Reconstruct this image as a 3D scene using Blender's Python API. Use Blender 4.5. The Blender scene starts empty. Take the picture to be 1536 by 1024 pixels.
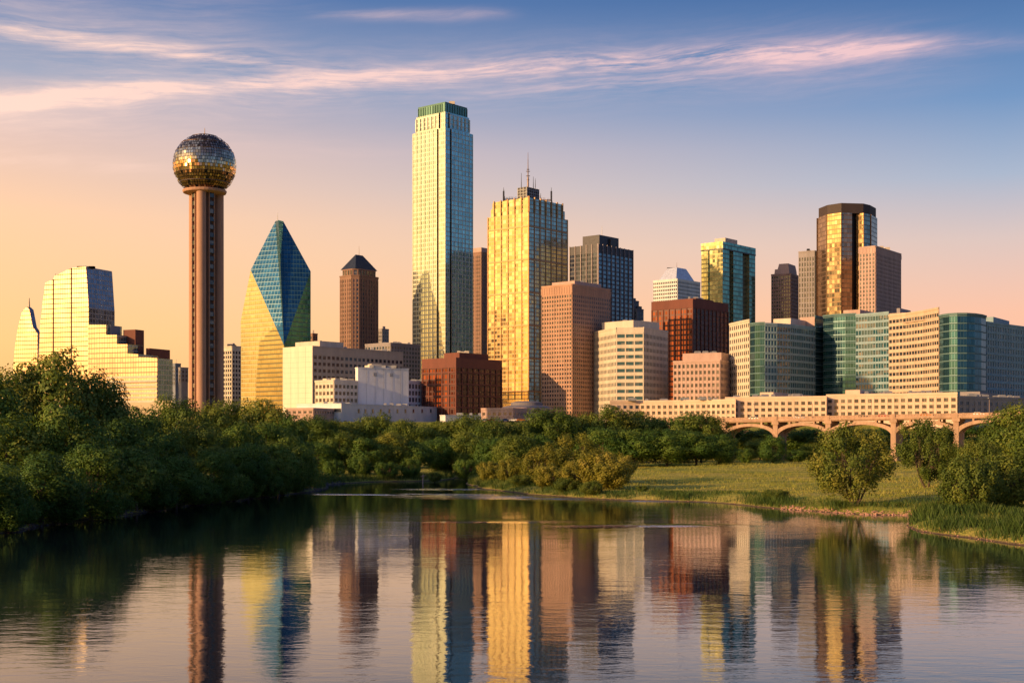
import bpy, bmesh, math, random
import numpy as np
random.seed(7); np.random.seed(7)
S = bpy.context.scene
COL = S.collection
R = math.radians

# ------------------------------------------------------------------ camera, sky, sun, exposure
F = 2000.0      # focal length in photo pixels (photo is 1536 wide)
HZ = 655.0      # photo row of the horizon
CH = 12.0       # camera height above the water
cam = bpy.data.cameras.new('camera'); camo = bpy.data.objects.new('camera', cam); COL.objects.link(camo)
cam.sensor_width = 36; cam.lens = 36 * F / 1536; cam.shift_y = (HZ - 512) / 1536
cam.clip_start = 0.5; cam.clip_end = 20000
camo.location = (0, 0, CH); camo.rotation_euler = (R(90), 0, 0)
S.camera = camo
S.view_settings.view_transform = 'Standard'; S.view_settings.look = 'None'
S.view_settings.exposure = 0.25; S.view_settings.gamma = 1
S.cycles.max_bounces = 6; S.cycles.glossy_bounces = 4; S.cycles.diffuse_bounces = 2
S.cycles.transmission_bounces = 3; S.cycles.transparent_max_bounces = 4
S.cycles.caustics_reflective = False; S.cycles.caustics_refractive = False
S.cycles.sample_clamp_indirect = 6
S.cycles.use_denoising = True

SUN_EL = R(13.5)
SUN_H = (-0.85, -0.527)                      # horizontal direction towards the sun (left, a little behind the camera)
SUN_AZ = math.atan2(SUN_H[0], SUN_H[1])      # clockwise from +Y
def lin(r, g, b):
    f = lambda c: (c/255/12.92) if c/255 <= .04045 else ((c/255+.055)/1.055)**2.4
    return (f(r), f(g), f(b), 1)

class NT:
    """small helper for building node trees"""
    def __init__(s, t): s.t = t; t.nodes.clear()
    def n(s, ty, **kw):
        o = s.t.nodes.new(ty)
        for k, v in kw.items(): setattr(o, k, v)
        return o
    def link(s, a, b): s.t.links.new(a, b)
    def inp(s, sock, v):
        if hasattr(v, 'is_output'): s.link(v, sock)
        else: sock.default_value = v
    def m(s, op, a, b=0.0, c=0.0, clamp=False):
        o = s.n('ShaderNodeMath', operation=op, use_clamp=clamp)
        s.inp(o.inputs[0], a); s.inp(o.inputs[1], b); s.inp(o.inputs[2], c)
        return o.outputs[0]
    def vm(s, op, a, b=(0,0,0), out=0):
        o = s.n('ShaderNodeVectorMath', operation=op)
        s.inp(o.inputs[0], a); s.inp(o.inputs[1], b)
        return o.outputs[out]
    def scale(s, a, f):
        o = s.n('ShaderNodeVectorMath', operation='SCALE'); s.inp(o.inputs[0], a); s.inp(o.inputs['Scale'], f); return o.outputs[0]
    def sep(s, v):
        o = s.n('ShaderNodeSeparateXYZ'); s.link(v, o.inputs[0]); return o.outputs
    def comb(s, x, y, z):
        o = s.n('ShaderNodeCombineXYZ')
        for i, v in enumerate((x, y, z)): s.inp(o.inputs[i], v)
        return o.outputs[0]
    def mr(s, v, a, b, c=0.0, d=1.0, smooth=False):
        o = s.n('ShaderNodeMapRange'); o.interpolation_type = 'SMOOTHSTEP' if smooth else 'LINEAR'
        for i, x in enumerate((v, a, b, c, d)): s.inp(o.inputs[i], x)
        return o.outputs[0]
    def mix(s, f, a, b, mode='MIX'):
        o = s.n('ShaderNodeMix', data_type='RGBA', blend_type=mode)
        s.inp(o.inputs[0], f); s.inp(o.inputs[6], a); s.inp(o.inputs[7], b)
        return o.outputs[2]
    def ramp(s, f, stops, interp='LINEAR'):
        o = s.n('ShaderNodeValToRGB'); o.color_ramp.interpolation = interp
        e = o.color_ramp.elements
        while len(e) < len(stops): e.new(0.5)
        for el, (p, c) in zip(e, stops): el.position = p; el.color = c
        s.inp(o.inputs[0], f); return o.outputs[0]
    def noise(s, v, scale, detail=3, rough=.5, dist=0, dim='3D'):
        o = s.n('ShaderNodeTexNoise', noise_dimensions=dim)
        if v is not None: s.inp(o.inputs['Vector'], v)
        o.inputs['Scale'].default_value = scale; o.inputs['Detail'].default_value = detail
        o.inputs['Roughness'].default_value = rough; o.inputs['Distortion'].default_value = dist
        return o.outputs['Fac']

def make_world():
    w = bpy.data.worlds.new('World'); S.world = w; w.use_nodes = True
    N = NT(w.node_tree)
    out = N.n('ShaderNodeOutputWorld')
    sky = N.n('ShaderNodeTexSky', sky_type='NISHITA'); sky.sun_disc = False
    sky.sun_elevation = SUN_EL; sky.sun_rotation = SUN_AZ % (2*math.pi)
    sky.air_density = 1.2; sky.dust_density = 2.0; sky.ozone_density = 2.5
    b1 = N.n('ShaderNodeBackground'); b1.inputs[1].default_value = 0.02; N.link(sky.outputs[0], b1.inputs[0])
    d = N.vm('NORMALIZE', N.n('ShaderNodeTexCoord').outputs['Generated'])
    x, y, z = N.sep(d)
    el = N.m('MULTIPLY', N.m('ARCSINE', z), 180/math.pi)
    az = N.m('MULTIPLY', N.m('ARCTAN2', x, y), 180/math.pi)
    hl = N.m('SQRT', N.m('ADD', N.m('MULTIPLY', x, x), N.m('MULTIPLY', y, y)))
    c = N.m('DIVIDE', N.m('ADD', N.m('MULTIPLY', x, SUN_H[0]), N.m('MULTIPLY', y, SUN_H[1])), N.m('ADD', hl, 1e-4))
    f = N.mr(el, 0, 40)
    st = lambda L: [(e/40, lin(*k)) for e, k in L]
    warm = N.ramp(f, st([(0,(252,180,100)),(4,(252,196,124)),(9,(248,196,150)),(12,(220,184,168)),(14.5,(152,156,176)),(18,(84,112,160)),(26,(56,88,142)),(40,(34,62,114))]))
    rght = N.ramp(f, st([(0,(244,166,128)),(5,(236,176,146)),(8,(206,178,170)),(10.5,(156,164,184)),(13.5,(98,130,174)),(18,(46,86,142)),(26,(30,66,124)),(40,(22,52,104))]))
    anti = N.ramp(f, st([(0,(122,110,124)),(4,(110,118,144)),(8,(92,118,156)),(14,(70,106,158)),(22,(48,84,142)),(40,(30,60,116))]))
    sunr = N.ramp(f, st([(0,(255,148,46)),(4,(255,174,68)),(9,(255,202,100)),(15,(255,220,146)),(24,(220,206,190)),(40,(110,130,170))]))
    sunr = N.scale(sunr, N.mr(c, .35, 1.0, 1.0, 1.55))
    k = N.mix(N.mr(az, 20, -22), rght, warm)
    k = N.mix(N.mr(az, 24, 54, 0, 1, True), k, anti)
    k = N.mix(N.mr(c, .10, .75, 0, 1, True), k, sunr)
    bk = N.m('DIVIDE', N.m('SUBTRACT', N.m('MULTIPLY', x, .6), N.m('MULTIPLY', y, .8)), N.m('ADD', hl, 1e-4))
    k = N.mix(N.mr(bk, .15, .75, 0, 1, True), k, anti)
    # cirrus: filaments stretched along the wind, in azimuth / elevation degrees
    warp = N.n('ShaderNodeTexNoise'); warp.inputs['Scale'].default_value = 1.0; warp.inputs['Detail'].default_value = 2
    N.link(N.comb(N.m('MULTIPLY', az, .10), N.m('MULTIPLY', el, .30), 3.3), warp.inputs['Vector'])
    wz = N.m('MULTIPLY', N.m('SUBTRACT', warp.outputs['Fac'], .5), 1.9)
    elw = N.m('ADD', el, wz)
    tilt = N.m('SUBTRACT', elw, N.m('MULTIPLY', az, .06))
    fil = N.noise(N.comb(N.m('MULTIPLY', az, .075), N.m('MULTIPLY', tilt, 1.15), 1.7), 1.0, 9, .62, .25)
    fine = N.noise(N.comb(N.m('MULTIPLY', az, .52), N.m('MULTIPLY', tilt, 4.2), 9.1), 1.0, 8, .66, .15)
    puff = N.noise(N.comb(N.m('MULTIPLY', az, .14), N.m('MULTIPLY', el, .35), 5.0), 1.0, 3, .5)
    def streak(a, b, q, sig, amp, x0, x1, x2, x3):
        mid = N.m('ADD', N.m('ADD', N.m('MULTIPLY', az, b), a), N.m('MULTIPLY', N.m('MULTIPLY', az, az), q))
        dd = N.m('DIVIDE', N.m('SUBTRACT', N.m('ADD', el, N.m('MULTIPLY', wz, .28)), mid), sig)
        g = N.m('EXPONENT', N.m('MULTIPLY', N.m('MULTIPLY', dd, dd), -1.0))
        e = N.m('MULTIPLY', N.mr(az, x0, x1, 0, 1, True), N.mr(az, x2, x3, 1, 0, True))
        return N.m('MULTIPLY', N.m('MULTIPLY', g, e), amp)
    s = streak(15.45, .0573, -.00246, .40, .92, -70, -40, 14, 19.5)
    for a in ((15.2, .05, -.0028, 1.15, .42, -80, -50, 10, 22), (15.75, .02, -.0015, .28, .45, -2, 3, 17, 25), (15.0, -.040, 0, .32, .82, -60, -35, -13, -8.5),
              (14.9, -.05, 0, 1.0, .40, -60, -35, -13, -6), (17.8, .0, 0, 1.2, .16, -60, -40, -14, -6), (11.0, .0, 0, .30, .40, -60, -30, -17, -11),
              (14.55, .075, -.002, .22, .35, -3, 2, 9, 14), (12.3, .02, 0, .6, .12, -60, -30, -9, 0), (17.6, .02, 0, .22, .30, -10, -6, -2, 1)):
        s = N.m('ADD', s, streak(*a))
    tex = N.m('ADD', N.m('MULTIPLY', N.mr(fil, .36, .68, 0, 1), .80), N.m('MULTIPLY', N.mr(fine, .42, .72, 0, 1), .50))
    cl = N.m('MULTIPLY', s, N.m('MULTIPLY', tex, N.mr(puff, .3, .6, .55, 1.1)))
    # thin cirrus elsewhere in the sky, outside the view
    oth = N.m('MULTIPLY', N.mr(fil, .55, .75, 0, .6), N.mr(el, 19, 26, 0, 1, True))
    cl = N.m('MINIMUM', N.m('ADD', cl, oth), .88)
    k = N.mix(cl, k, N.mix(N.mr(az, -20, 14), lin(255,212,190), lin(238,190,186)))
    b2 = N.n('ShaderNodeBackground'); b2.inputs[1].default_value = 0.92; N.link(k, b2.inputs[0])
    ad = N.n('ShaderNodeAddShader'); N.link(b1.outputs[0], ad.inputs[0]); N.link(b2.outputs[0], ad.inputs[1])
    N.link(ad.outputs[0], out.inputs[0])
    return b1, b2
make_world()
sl = bpy.data.lights.new('sun', 'SUN'); sl.energy = 4.7; sl.angle = R(0.5); sl.color = (1.0, .60, .27)
so = bpy.data.objects.new('sun', sl); COL.objects.link(so); so.location = (-300, -140, 90)
from mathutils import Vector, Matrix
SUN_DIR = Vector((SUN_H[0]*math.cos(SUN_EL), SUN_H[1]*math.cos(SUN_EL), math.sin(SUN_EL))).normalized()
so.rotation_euler = (-SUN_DIR).to_track_quat('-Z', 'Y').to_euler()

# ------------------------------------------------------------------ helpers
def tx(px): return (px - 768.0) / F
def at(px, d, z=0.0): return Vector((tx(px)*d, d, z))
def zz(py, d): return CH + (HZ - py) / F * d
CITY = 20.0

def tag(o, label=None, cat=None, group=None, kind=None):
    for k, v in (('label', label), ('category', cat), ('group', group), ('kind', kind)):
        if v: o[k] = v
    return o
def empty(name, loc, label, cat, group=None):
    o = bpy.data.objects.new(name, None); COL.objects.link(o); o.location = loc
    o.empty_display_size = 2; return tag(o, label, cat, group)

class MB:
    def __init__(s): s.v = []; s.f = []; s.m = []; s.uv = []; s.var = []
    def poly(s, pts, m=0, uv=None, var=None):
        i = len(s.v); s.v += [tuple(p) for p in pts]; s.f.append(tuple(range(i, i+len(pts)))); s.m.append(m)
        s.uv.append(uv or [(0, 0)]*len(pts)); s.var.append(random.random() if var is None else var)
    def wall(s, A, B, z0, z1, m=0, u0=0.0):
        L = math.hypot(B[0]-A[0], B[1]-A[1])
        s.poly([(A[0],A[1],z0),(B[0],B[1],z0),(B[0],B[1],z1),(A[0],A[1],z1)], m, [(u0,z0),(u0+L,z0),(u0+L,z1),(u0,z1)])
        return u0 + L
    def facet(s, pts, m=0):
        """planar facet with uv in metres (u horizontal, v = height)"""
        p = [Vector(q) for q in pts]; n = (p[1]-p[0]).cross(p[2]-p[0])
        h = Vector((-n.y, n.x, 0))
        h = h.normalized() if h.length > 1e-6 else Vector((1,0,0))
        s.poly(p, m, [(q.dot(h), q.z) for q in p])
    def hull8(s, a, m=0):
        v = random.random()
        for q in ((0,3,2,1),(4,5,6,7),(0,1,5,4),(1,2,6,5),(2,3,7,6),(3,0,4,7)): s.poly([a[i] for i in q], m, None, v)
    def fbox(s, A, u, n, s0, s1, n0, n1, z0, z1, m=0):
        P = lambda a, b, z: (A[0]+u[0]*a+n[0]*b, A[1]+u[1]*a+n[1]*b, z)
        s.hull8([P(s0,n1,z0),P(s1,n1,z0),P(s1,n0,z0),P(s0,n0,z0),P(s0,n1,z1),P(s1,n1,z1),P(s1,n0,z1),P(s0,n0,z1)], m)
    def box(s, c, d, m=0):
        x, y, z = c; a, b, h = d[0]/2, d[1]/2, d[2]/2
        s.hull8([(x-a,y-b,z-h),(x+a,y-b,z-h),(x+a,y+b,z-h),(x-a,y+b,z-h),(x-a,y-b,z+h),(x+a,y-b,z+h),(x+a,y+b,z+h),(x-a,y+b,z+h)], m)
    def prism(s, P, z0, z1, m=0, mt=None, bottom=False):
        u = 0
        for i in range(len(P)): u = s.wall(P[i], P[(i+1) % len(P)], z0, z1, m, u)
        s.poly([(p[0],p[1],z1) for p in P], m if mt is None else mt)
        if bottom: s.poly([(p[0],p[1],z0) for p in reversed(P)], m if mt is None else mt)
    def frustum(s, P, z0, Q, z1, m=0, mt=None):
        n = len(P)
        for i in range(n):
            j = (i+1) % n
            s.facet([(P[i][0],P[i][1],z0),(P[j][0],P[j][1],z0),(Q[j][0],Q[j][1],z1),(Q[i][0],Q[i][1],z1)], m)
        s.poly([(q[0],q[1],z1) for q in Q], m if mt is None else mt)
    def tube(s, a, b, r0, r1, seg=8, m=0, cap=True):
        a = Vector(a); b = Vector(b); w = (b-a).normalized()
        t = w.orthogonal().normalized(); k = w.cross(t)
        A = [a + (t*math.cos(6.28318*i/seg)+k*math.sin(6.28318*i/seg))*r0 for i in range(seg)]
        B = [b + (t*math.cos(6.28318*i/seg)+k*math.sin(6.28318*i/seg))*r1 for i in range(seg)]
        for i in range(seg): j = (i+1) % seg; s.poly([A[i],A[j],B[j],B[i]], m)
        if cap: s.poly(B, m); s.poly(A[::-1], m)
    def lathe(s, c, prof, seg=24, m=0):
        for (r0,z0),(r1,z1) in zip(prof, prof[1:]):
            for i in range(seg):
                a, b = 6.28318531*i/seg, 6.28318531*(i+1)/seg
                s.poly([(c[0]+r0*math.cos(a),c[1]+r0*math.sin(a),z0),(c[0]+r0*math.cos(b),c[1]+r0*math.sin(b),z0),
                        (c[0]+r1*math.cos(b),c[1]+r1*math.sin(b),z1),(c[0]+r1*math.cos(a),c[1]+r1*math.sin(a),z1)], m,
                       [(a*max(r0,r1),z0),(b*max(r0,r1),z0),(b*max(r0,r1),z1),(a*max(r0,r1),z1)])
    def build(s, name, mats, parent=None, smooth=False, label=None, kind=None, merge=False):
        me = bpy.data.meshes.new(name)
        o = parent.location if parent else Vector((0,0,0))
        if parent and parent.parent: o = parent.parent.location
        V = [(p[0]-o.x, p[1]-o.y, p[2]-o.z) for p in s.v]
        me.from_pydata(V, [], s.f)
        for m in (mats if isinstance(mats, (list, tuple)) else [mats]): me.materials.append(m)
        me.polygons.foreach_set('material_index', s.m)
        uv = me.uv_layers.new(name='UVMap')
        uv.data.foreach_set('uv', [c for f in s.uv for p in f for c in p])
        at_ = me.attributes.new('var', 'FLOAT', 'FACE'); at_.data.foreach_set('value', s.var)
        if merge or smooth:
            bm = bmesh.new(); bm.from_mesh(me); bmesh.ops.remove_doubles(bm, verts=bm.verts, dist=1e-4)
            bm.to_mesh(me); bm.free()
        if smooth: me.shade_smooth()
        ob = bpy.data.objects.new(name, me); COL.objects.link(ob)
        if parent: ob.parent = parent
        if label: ob['label'] = label
        if kind: ob['kind'] = kind
        return ob

# ------------------------------------------------------------------ materials
def mat(name):
    m = bpy.data.materials.new(name); m.use_nodes = True; N = NT(m.node_tree)
    out = N.n('ShaderNodeOutputMaterial'); b = N.n('ShaderNodeBsdfPrincipled'); N.link(b.outputs[0], out.inputs[0])
    return m, N, b
def bump(N, b, h, strength, dist=.1):
    k = N.n('ShaderNodeBump'); k.inputs['Strength'].default_value = strength; k.inputs['Distance'].default_value = dist
    N.link(h, k.inputs['Height']); N.link(k.outputs[0], b.inputs['Normal']); return k
def stone(name, col, rough=.8, amp=.16, sc=.12):
    m, N, b = mat(name)
    pos = N.n('ShaderNodeNewGeometry').outputs['Position']
    n1 = N.noise(N.vm('MULTIPLY', pos, (1,1,.22)), sc*1.6, 6, .68); n2 = N.noise(pos, 1.6, 3, .6)
    v = N.n('ShaderNodeAttribute', attribute_name='var').outputs['Fac']
    f = N.m('ADD', N.mr(n1, .3, .7, 1-amp, 1+amp), N.m('ADD', N.mr(n2, .3, .7, -amp*.4, amp*.4), N.mr(v, 0, 1, -.05, .05)))
    N.link(N.scale((col[0], col[1], col[2]), f), b.inputs['Base Color'])
    b.inputs['Roughness'].default_value = rough; bump(N, b, n2, .25, .05)
    return m
def metal(name, col, rough=.4, met=.8):
    m, N, b = mat(name); pos = N.n('ShaderNodeNewGeometry').outputs['Position']
    N.link(N.scale(col, N.mr(N.noise(pos, .5, 4), .3, .7, .8, 1.2)), b.inputs['Base Color'])
    b.inputs['Roughness'].default_value = rough; b.inputs['Metallic'].default_value = met
    return m
def winglass(name, col=(.03,.038,.048), rough=.08, spec=1.0, lit=.0):
    """single window panes: dark glass, some with pale blinds"""
    m, N, b = mat(name); pos = N.n('ShaderNodeNewGeometry').outputs['Position']
    cell = N.n('ShaderNodeTexWhiteNoise', noise_dimensions='3D'); N.link(N.vm('FLOOR', N.scale(pos, .45)), cell.inputs['Vector'])
    w = cell.outputs['Value']
    k = N.mix(N.mr(w, .62, 1.0, 0, .8), (*col, 1), (.24, .21, .17, 1))
    N.link(k, b.inputs['Base Color'])
    b.inputs['Roughness'].default_value = rough; b.inputs['IOR'].default_value = 1.7; b.inputs['Specular IOR Level'].default_value = .5
    nn = N.n('ShaderNodeNewGeometry').outputs['Normal']
    N.link(N.vm('NORMALIZE', N.vm('ADD', nn, N.scale(N.vm('SUBTRACT', cell.outputs['Color'], (.5,.5,.5)), .03))), b.inputs['Normal'])
    return m
def curtain(name, tint, frame=(.4,.4,.36), cw=2.0, ch=3.9, mw=.14, mh=.16, met=.85, rough=.10, tilt=.012, spand=0.0, spcol=None, amp=.25, wob=.006, fmet=.3, rv=.45):
    """reflective curtain wall: panes in a mullion grid, uv in metres; each pane tilts a hair"""
    m, N, b = mat(name)
    u, v, _ = N.sep(N.n('ShaderNodeUVMap').outputs[0])
    pu = N.m('DIVIDE', u, cw); pv = N.m('DIVIDE', v, ch)
    fu = N.m('FRACT', pu); fv = N.m('FRACT', pv)
    cell = N.n('ShaderNodeTexWhiteNoise', noise_dimensions='2D'); N.link(N.comb(N.m('FLOOR', pu), N.m('FLOOR', pv), 0), cell.inputs['Vector'])
    w = cell.outputs['Value']
    grid = N.m('MAXIMUM', N.m('LESS_THAN', fu, mw), N.m('LESS_THAN', fv, mh))
    pos = N.n('ShaderNodeNewGeometry').outputs['Position']
    big = N.noise(pos, .035, 3, .55)
    f = N.m('MULTIPLY', N.mr(w, 0, 1, 1-amp, 1+amp*.6), N.mr(big, .3, .7, .86, 1.1))
    gl = N.scale(tint, f)
    if spand > 0:
        gl = N.mix(N.m('MULTIPLY', N.m('LESS_THAN', fv, spand), .85), gl, (*(spcol or tint), 1))
    N.link(N.mix(grid, gl, (*frame, 1)), b.inputs['Base Color'])
    N.link(N.mr(grid, 0, 1, met, fmet), b.inputs['Metallic'])
    N.link(N.m('ADD', N.mr(w, 0, 1, rough*(1-rv), rough*(1+rv)), N.m('MULTIPLY', grid, .3)), b.inputs['Roughness'])
    nn = N.n('ShaderNodeNewGeometry').outputs['Normal']
    wv = N.n('ShaderNodeTexNoise'); wv.inputs['Scale'].default_value = .09; wv.inputs['Detail'].default_value = 2; N.link(pos, wv.inputs['Vector'])
    t = N.vm('ADD', N.scale(N.vm('SUBTRACT', cell.outputs['Color'], (.5,.5,.5)), tilt), N.scale(N.vm('SUBTRACT', wv.outputs['Color'], (.5,.5,.5)), wob*4))
    N.link(N.vm('NORMALIZE', N.vm('ADD', nn, t)), b.inputs['Normal'])
    return m

# ------------------------------------------------------------------ building tools
class Site:
    """a block seen on its corner: left edge xl, corner xc, right edge xr (photo columns), corner depth d"""
    def __init__(s, xl, xc, xr, d, alpha=40):
        a = R(alpha); s.d = d; s.C = at(xc, d)
        s.ul = Vector((-math.cos(a), math.sin(a), 0)); s.ur = Vector((math.sin(a), math.cos(a), 0))
        s.a = s.pofx(xl); s.b = (tx(xr)*d - s.C.x) / (math.sin(a) - tx(xr)*math.cos(a))
    def pofx(s, px): t = tx(px); return (s.C.x - t*s.d) / (-s.ul.x + t*s.ul.y)
    def qofx(s, px): t = tx(px); return (t*s.d - s.C.x) / (s.ur.x - t*s.ur.y)
    def pt(s, p, q, z=0.0): v = s.C + s.ul*p + s.ur*q; return Vector((v.x, v.y, z))
    def L(s, px, py): p = s.pofx(px); return p, zz(py, s.d + s.ul.y*p)
    def rect(s, i=0.0, p0=None, p1=None, q0=None, q1=None):
        p0 = i if p0 is None else p0; q0 = i if q0 is None else q0
        p1 = s.a-i if p1 is None else p1; q1 = s.b-i if q1 is None else q1
        return [s.pt(p0,q0), s.pt(p0,q1), s.pt(p1,q1), s.pt(p1,q0)]
    def root(s, name, label, cat='building', group=None):
        return empty(name, s.pt(s.a/2, s.b/2, CITY), label, cat, group)
def extr(mb, s, prof, q0, q1, mf=0, ms=0):
    """a profile (p, z) in the left-face plane, extruded along the right face"""
    P = [s.pt(p, q0, z) for p, z in prof]; Q = [s.pt(p, q1, z) for p, z in prof]
    mb.facet(P, mf); mb.facet(Q[::-1], mf)
    for i in range(len(P)):
        j = (i+1) % len(P); mb.facet([P[j], P[i], Q[i], Q[j]], ms)
def edges(P):
    for i in range(len(P)):
        A, B = P[i], P[(i+1) % len(P)]
        L = math.hypot(B[0]-A[0], B[1]-A[1])
        if L < .05: continue
        u = ((B[0]-A[0])/L, (B[1]-A[1])/L); n = (u[1], -u[0])
        mx, my = (A[0]+B[0])/2, (A[1]+B[1])/2
        yield i, A, B, L, u, n, (n[0]*-mx + n[1]*-my) > 0
PANES = {}
def place_windows(root, wins, m, limit=100, sill=None):
    wins.sort(key=lambda w: -w[5])
    for x, y, z, ang, (w, h), _ in wins[:limit]:
        key = (m.name, round(w, 3), round(h, 3))
        if key not in PANES:
            b = MB(); b.box((0,0,0), (w, .12, h)); o = b.build('window', m); PANES[key] = o; 
        else:
            o = PANES[key].copy(); COL.objects.link(o)
        if sill:
            ks = ('sill', sill.name, w)
            if ks not in PANES:
                b = MB(); b.box((0,-.12,-h/2-.14), (w+.4,.5,.24)); c = b.build('sill', sill); PANES[ks] = c
            else: c = PANES[ks].copy(); COL.objects.link(c)
            c.parent = o
        o.parent = root; o.location = (x-root.location.x, y-root.location.y, z-root.location.z); o.rotation_euler = (0,0,ang)
    if wins[limit:]:
        b = MB()
        for x, y, z, ang, (w, h), _ in wins[limit:]:
            u = (math.cos(ang), math.sin(ang)); b.fbox((x,y), u, (u[1],-u[0]), -w/2, w/2, -.06, .06, z-h/2, z+h/2)
        b.build('window', m, root, kind='stuff')
def masonry(root, P, z0, z1, bw, fh, wall, glass, pier=.36, sp=.38, top=2.0, proud=.35, zlow=None, skip=(), only=None, wins=None, mb=None, name='wall', ledge=True, big_pier=0, mcore=0):
    """stone block with real piers and spandrels standing proud of recessed panes"""
    own = mb is None; mb = mb or MB(); W = [] if wins is None else wins
    mb.prism(P, z0, z1, mcore)
    zl = z0 if zlow is None else zlow
    for i, A, B, L, u, n, vis in edges(P):
        if not vis or i in skip or (only and i not in only): continue
        nb = max(1, round(L/bw)); w = L/nb; nf = max(1, int((z1-top-zl)/fh)); zb = z1-top-nf*fh
        ang = math.atan2(u[1], u[0])
        for k in range(nb+1):
            pw = pier*w*(1.7 if big_pier and k % big_pier == 0 else 1)
            s0, s1 = max(.0, k*w-pw/2), min(L, k*w+pw/2)
            mb.fbox(A, u, n, s0, s1, .003, proud, zb, z1-top)
        for j in range(nf+1):
            z = zb+j*fh; mb.fbox(A, u, n, 0, L, .003, proud*.7, z-(sp*fh/2 if j else 0), z+sp*fh/2 if j < nf else z)
        mb.fbox(A, u, n, -.05, L+.05, .003, proud*.85, z1-top+.003, z1-(.0 if not ledge else .9))
        if ledge: mb.fbox(A, u, n, -.15, L+.15, .003, proud*1.4, z1-.9, z1+.25)
        ww, wh = w*(1-pier)-.02, fh*(1-sp)-.02
        for k in range(nb):
            for j in range(nf):
                s_ = (k+.5)*w; z = zb+(j+.5)*fh
                W.append((A[0]+u[0]*s_+n[0]*.09, A[1]+u[1]*s_+n[1]*.09, z, ang, (ww, wh), z + ww*wh*.5))
    if own: mb.build(name, wall, root)
    if wins is None: place_windows(root, W, glass)
    return mb
def fins(mb, P, z0, z1, pitch, w, d, m=0, skip=()):
    for i, A, B, L, u, n, vis in edges(P):
        if not vis or i in skip: continue
        nb = max(1, round(L/pitch))
        for k in range(nb+1): s_ = k*L/nb; mb.fbox(A, u, n, s_-w/2, s_+w/2, .003, d, z0, z1, m)
def bands(mb, P, z0, z1, pitch, h, d, m=0, skip=()):
    for i, A, B, L, u, n, vis in edges(P):
        if not vis or i in skip: continue
        for k in range(int((z1-z0)/pitch)+1): z = z0+k*pitch; mb.fbox(A, u, n, -d*.3, L+d*.3, .003, d, z-h/2, z+h/2, m)
def roof_units(root, P, z, n, m, hmax=3.0):
    z = z-.02
    host = next((c for c in root.children if c.name.startswith('penthouse') and c.data and abs(max(v.co.z for v in c.data.vertices)+root.location.z-z) < .3), root)
    cx = sum(p[0] for p in P)/len(P); cy = sum(p[1] for p in P)/len(P)
    for k in range(n):
        i = random.randrange(len(P)); t = random.uniform(.15, .8); r = random.uniform(.35, .8)
        A, B = P[i], P[(i+1) % len(P)]
        x = cx+(A[0]*(1-t)+B[0]*t-cx)*r; y = cy+(A[1]*(1-t)+B[1]*t-cy)*r
        h = random.uniform(1.2, hmax); w = random.uniform(1.5, 4)
        b = MB()
        b.box((x,y,z+h/2), (w, w*.8, h)); b.box((x,y,z+h+.1), (w*.8, w*.6, .2))
        b.build('roof_unit', m, host)
def mast(root, x, y, z, h, r, m, name='antenna'):
    b = MB(); b.tube((x,y,z), (x,y,z+h), r, r*.4, 6); b.build(name, m, root)
# ------------------------------------------------------------------ shared building materials
M_ROOF = stone('roof_membrane', (.30,.27,.25)); M_DARK = metal('dark_metal', (.06,.06,.065), .45, .5)
M_UNIT = metal('unit_metal', (.34,.34,.34), .5, .4); M_MAST = metal('mast_steel', (.25,.19,.17), .5, .4)
M_CREAM = stone('cream_stone', (.62,.54,.42)); M_WHITE = stone('white_panel', (.72,.71,.69), .7, .13)
M_BEIGE = stone('beige_stone', (.50,.41,.32)); M_ORANGE = stone('tan_granite', (.44,.255,.17)); M_PINK = stone('pink_granite', (.50,.34,.28))
M_BROWN = stone('brown_granite', (.27,.155,.11)); M_REDBR = stone('red_brown_stone', (.17,.055,.035)); M_GREY = stone('grey_stone', (.30,.27,.27))
M_CONC = stone('tower_concrete', (.43,.245,.165), .85, .12, .25)
M_WIN = winglass('window_glass'); M_WINB = winglass('blue_window_glass', (.035,.06,.08), .06); M_WINT = winglass('teal_window_glass', (.02,.085,.10), .05)
M_CORE = metal('dark_core', (.02,.02,.022), .4, .2)

def small_roof(root, s, z, h, i, m, name='parapet'):
    b = MB(); b.prism(s.rect(i), z+.003, z+h, 0); b.build(name, m, root)

# ------------------------------------------------------------------ far left: pointed glass tower
g_gold_lit = curtain('gold_lit_glass', (.285,.21,.12), (.20,.14,.08), 2.1, 3.5, .13, .20, .9, .30, .002, amp=.06, rv=.03)
g_gold_shaded = curtain('slate_shaded_glass', (.20,.22,.28), (.26,.25,.28), 3.0, 3.6, .18, .22, .8, .10, .012)  # lit gold front and dark shaded sides: the light is in the tint
s = Site(20, 54, 58, 1100, 18)
r = s.root('glass_tower', 'slim glass tower narrowing to a spire at the far left edge of the skyline', 'tower')
b = MB(); extr(b, s, [(s.L(x,y)[0], s.L(x,y)[1]) for x, y in [(56,560),(56,500),(49,490),(44,464),(40,460),(33,468),(27,492),(23,516),(20,545),(20,560)]], 0, s.b+2, 0, 1)
b.build('glass_wall', [g_gold_lit, g_gold_shaded], r)
p, z = s.L(40, 460); q = s.pt(p, 3); mast(r, q.x, q.y, z-2.5, 10, 1.1, M_MAST, 'spire')

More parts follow.
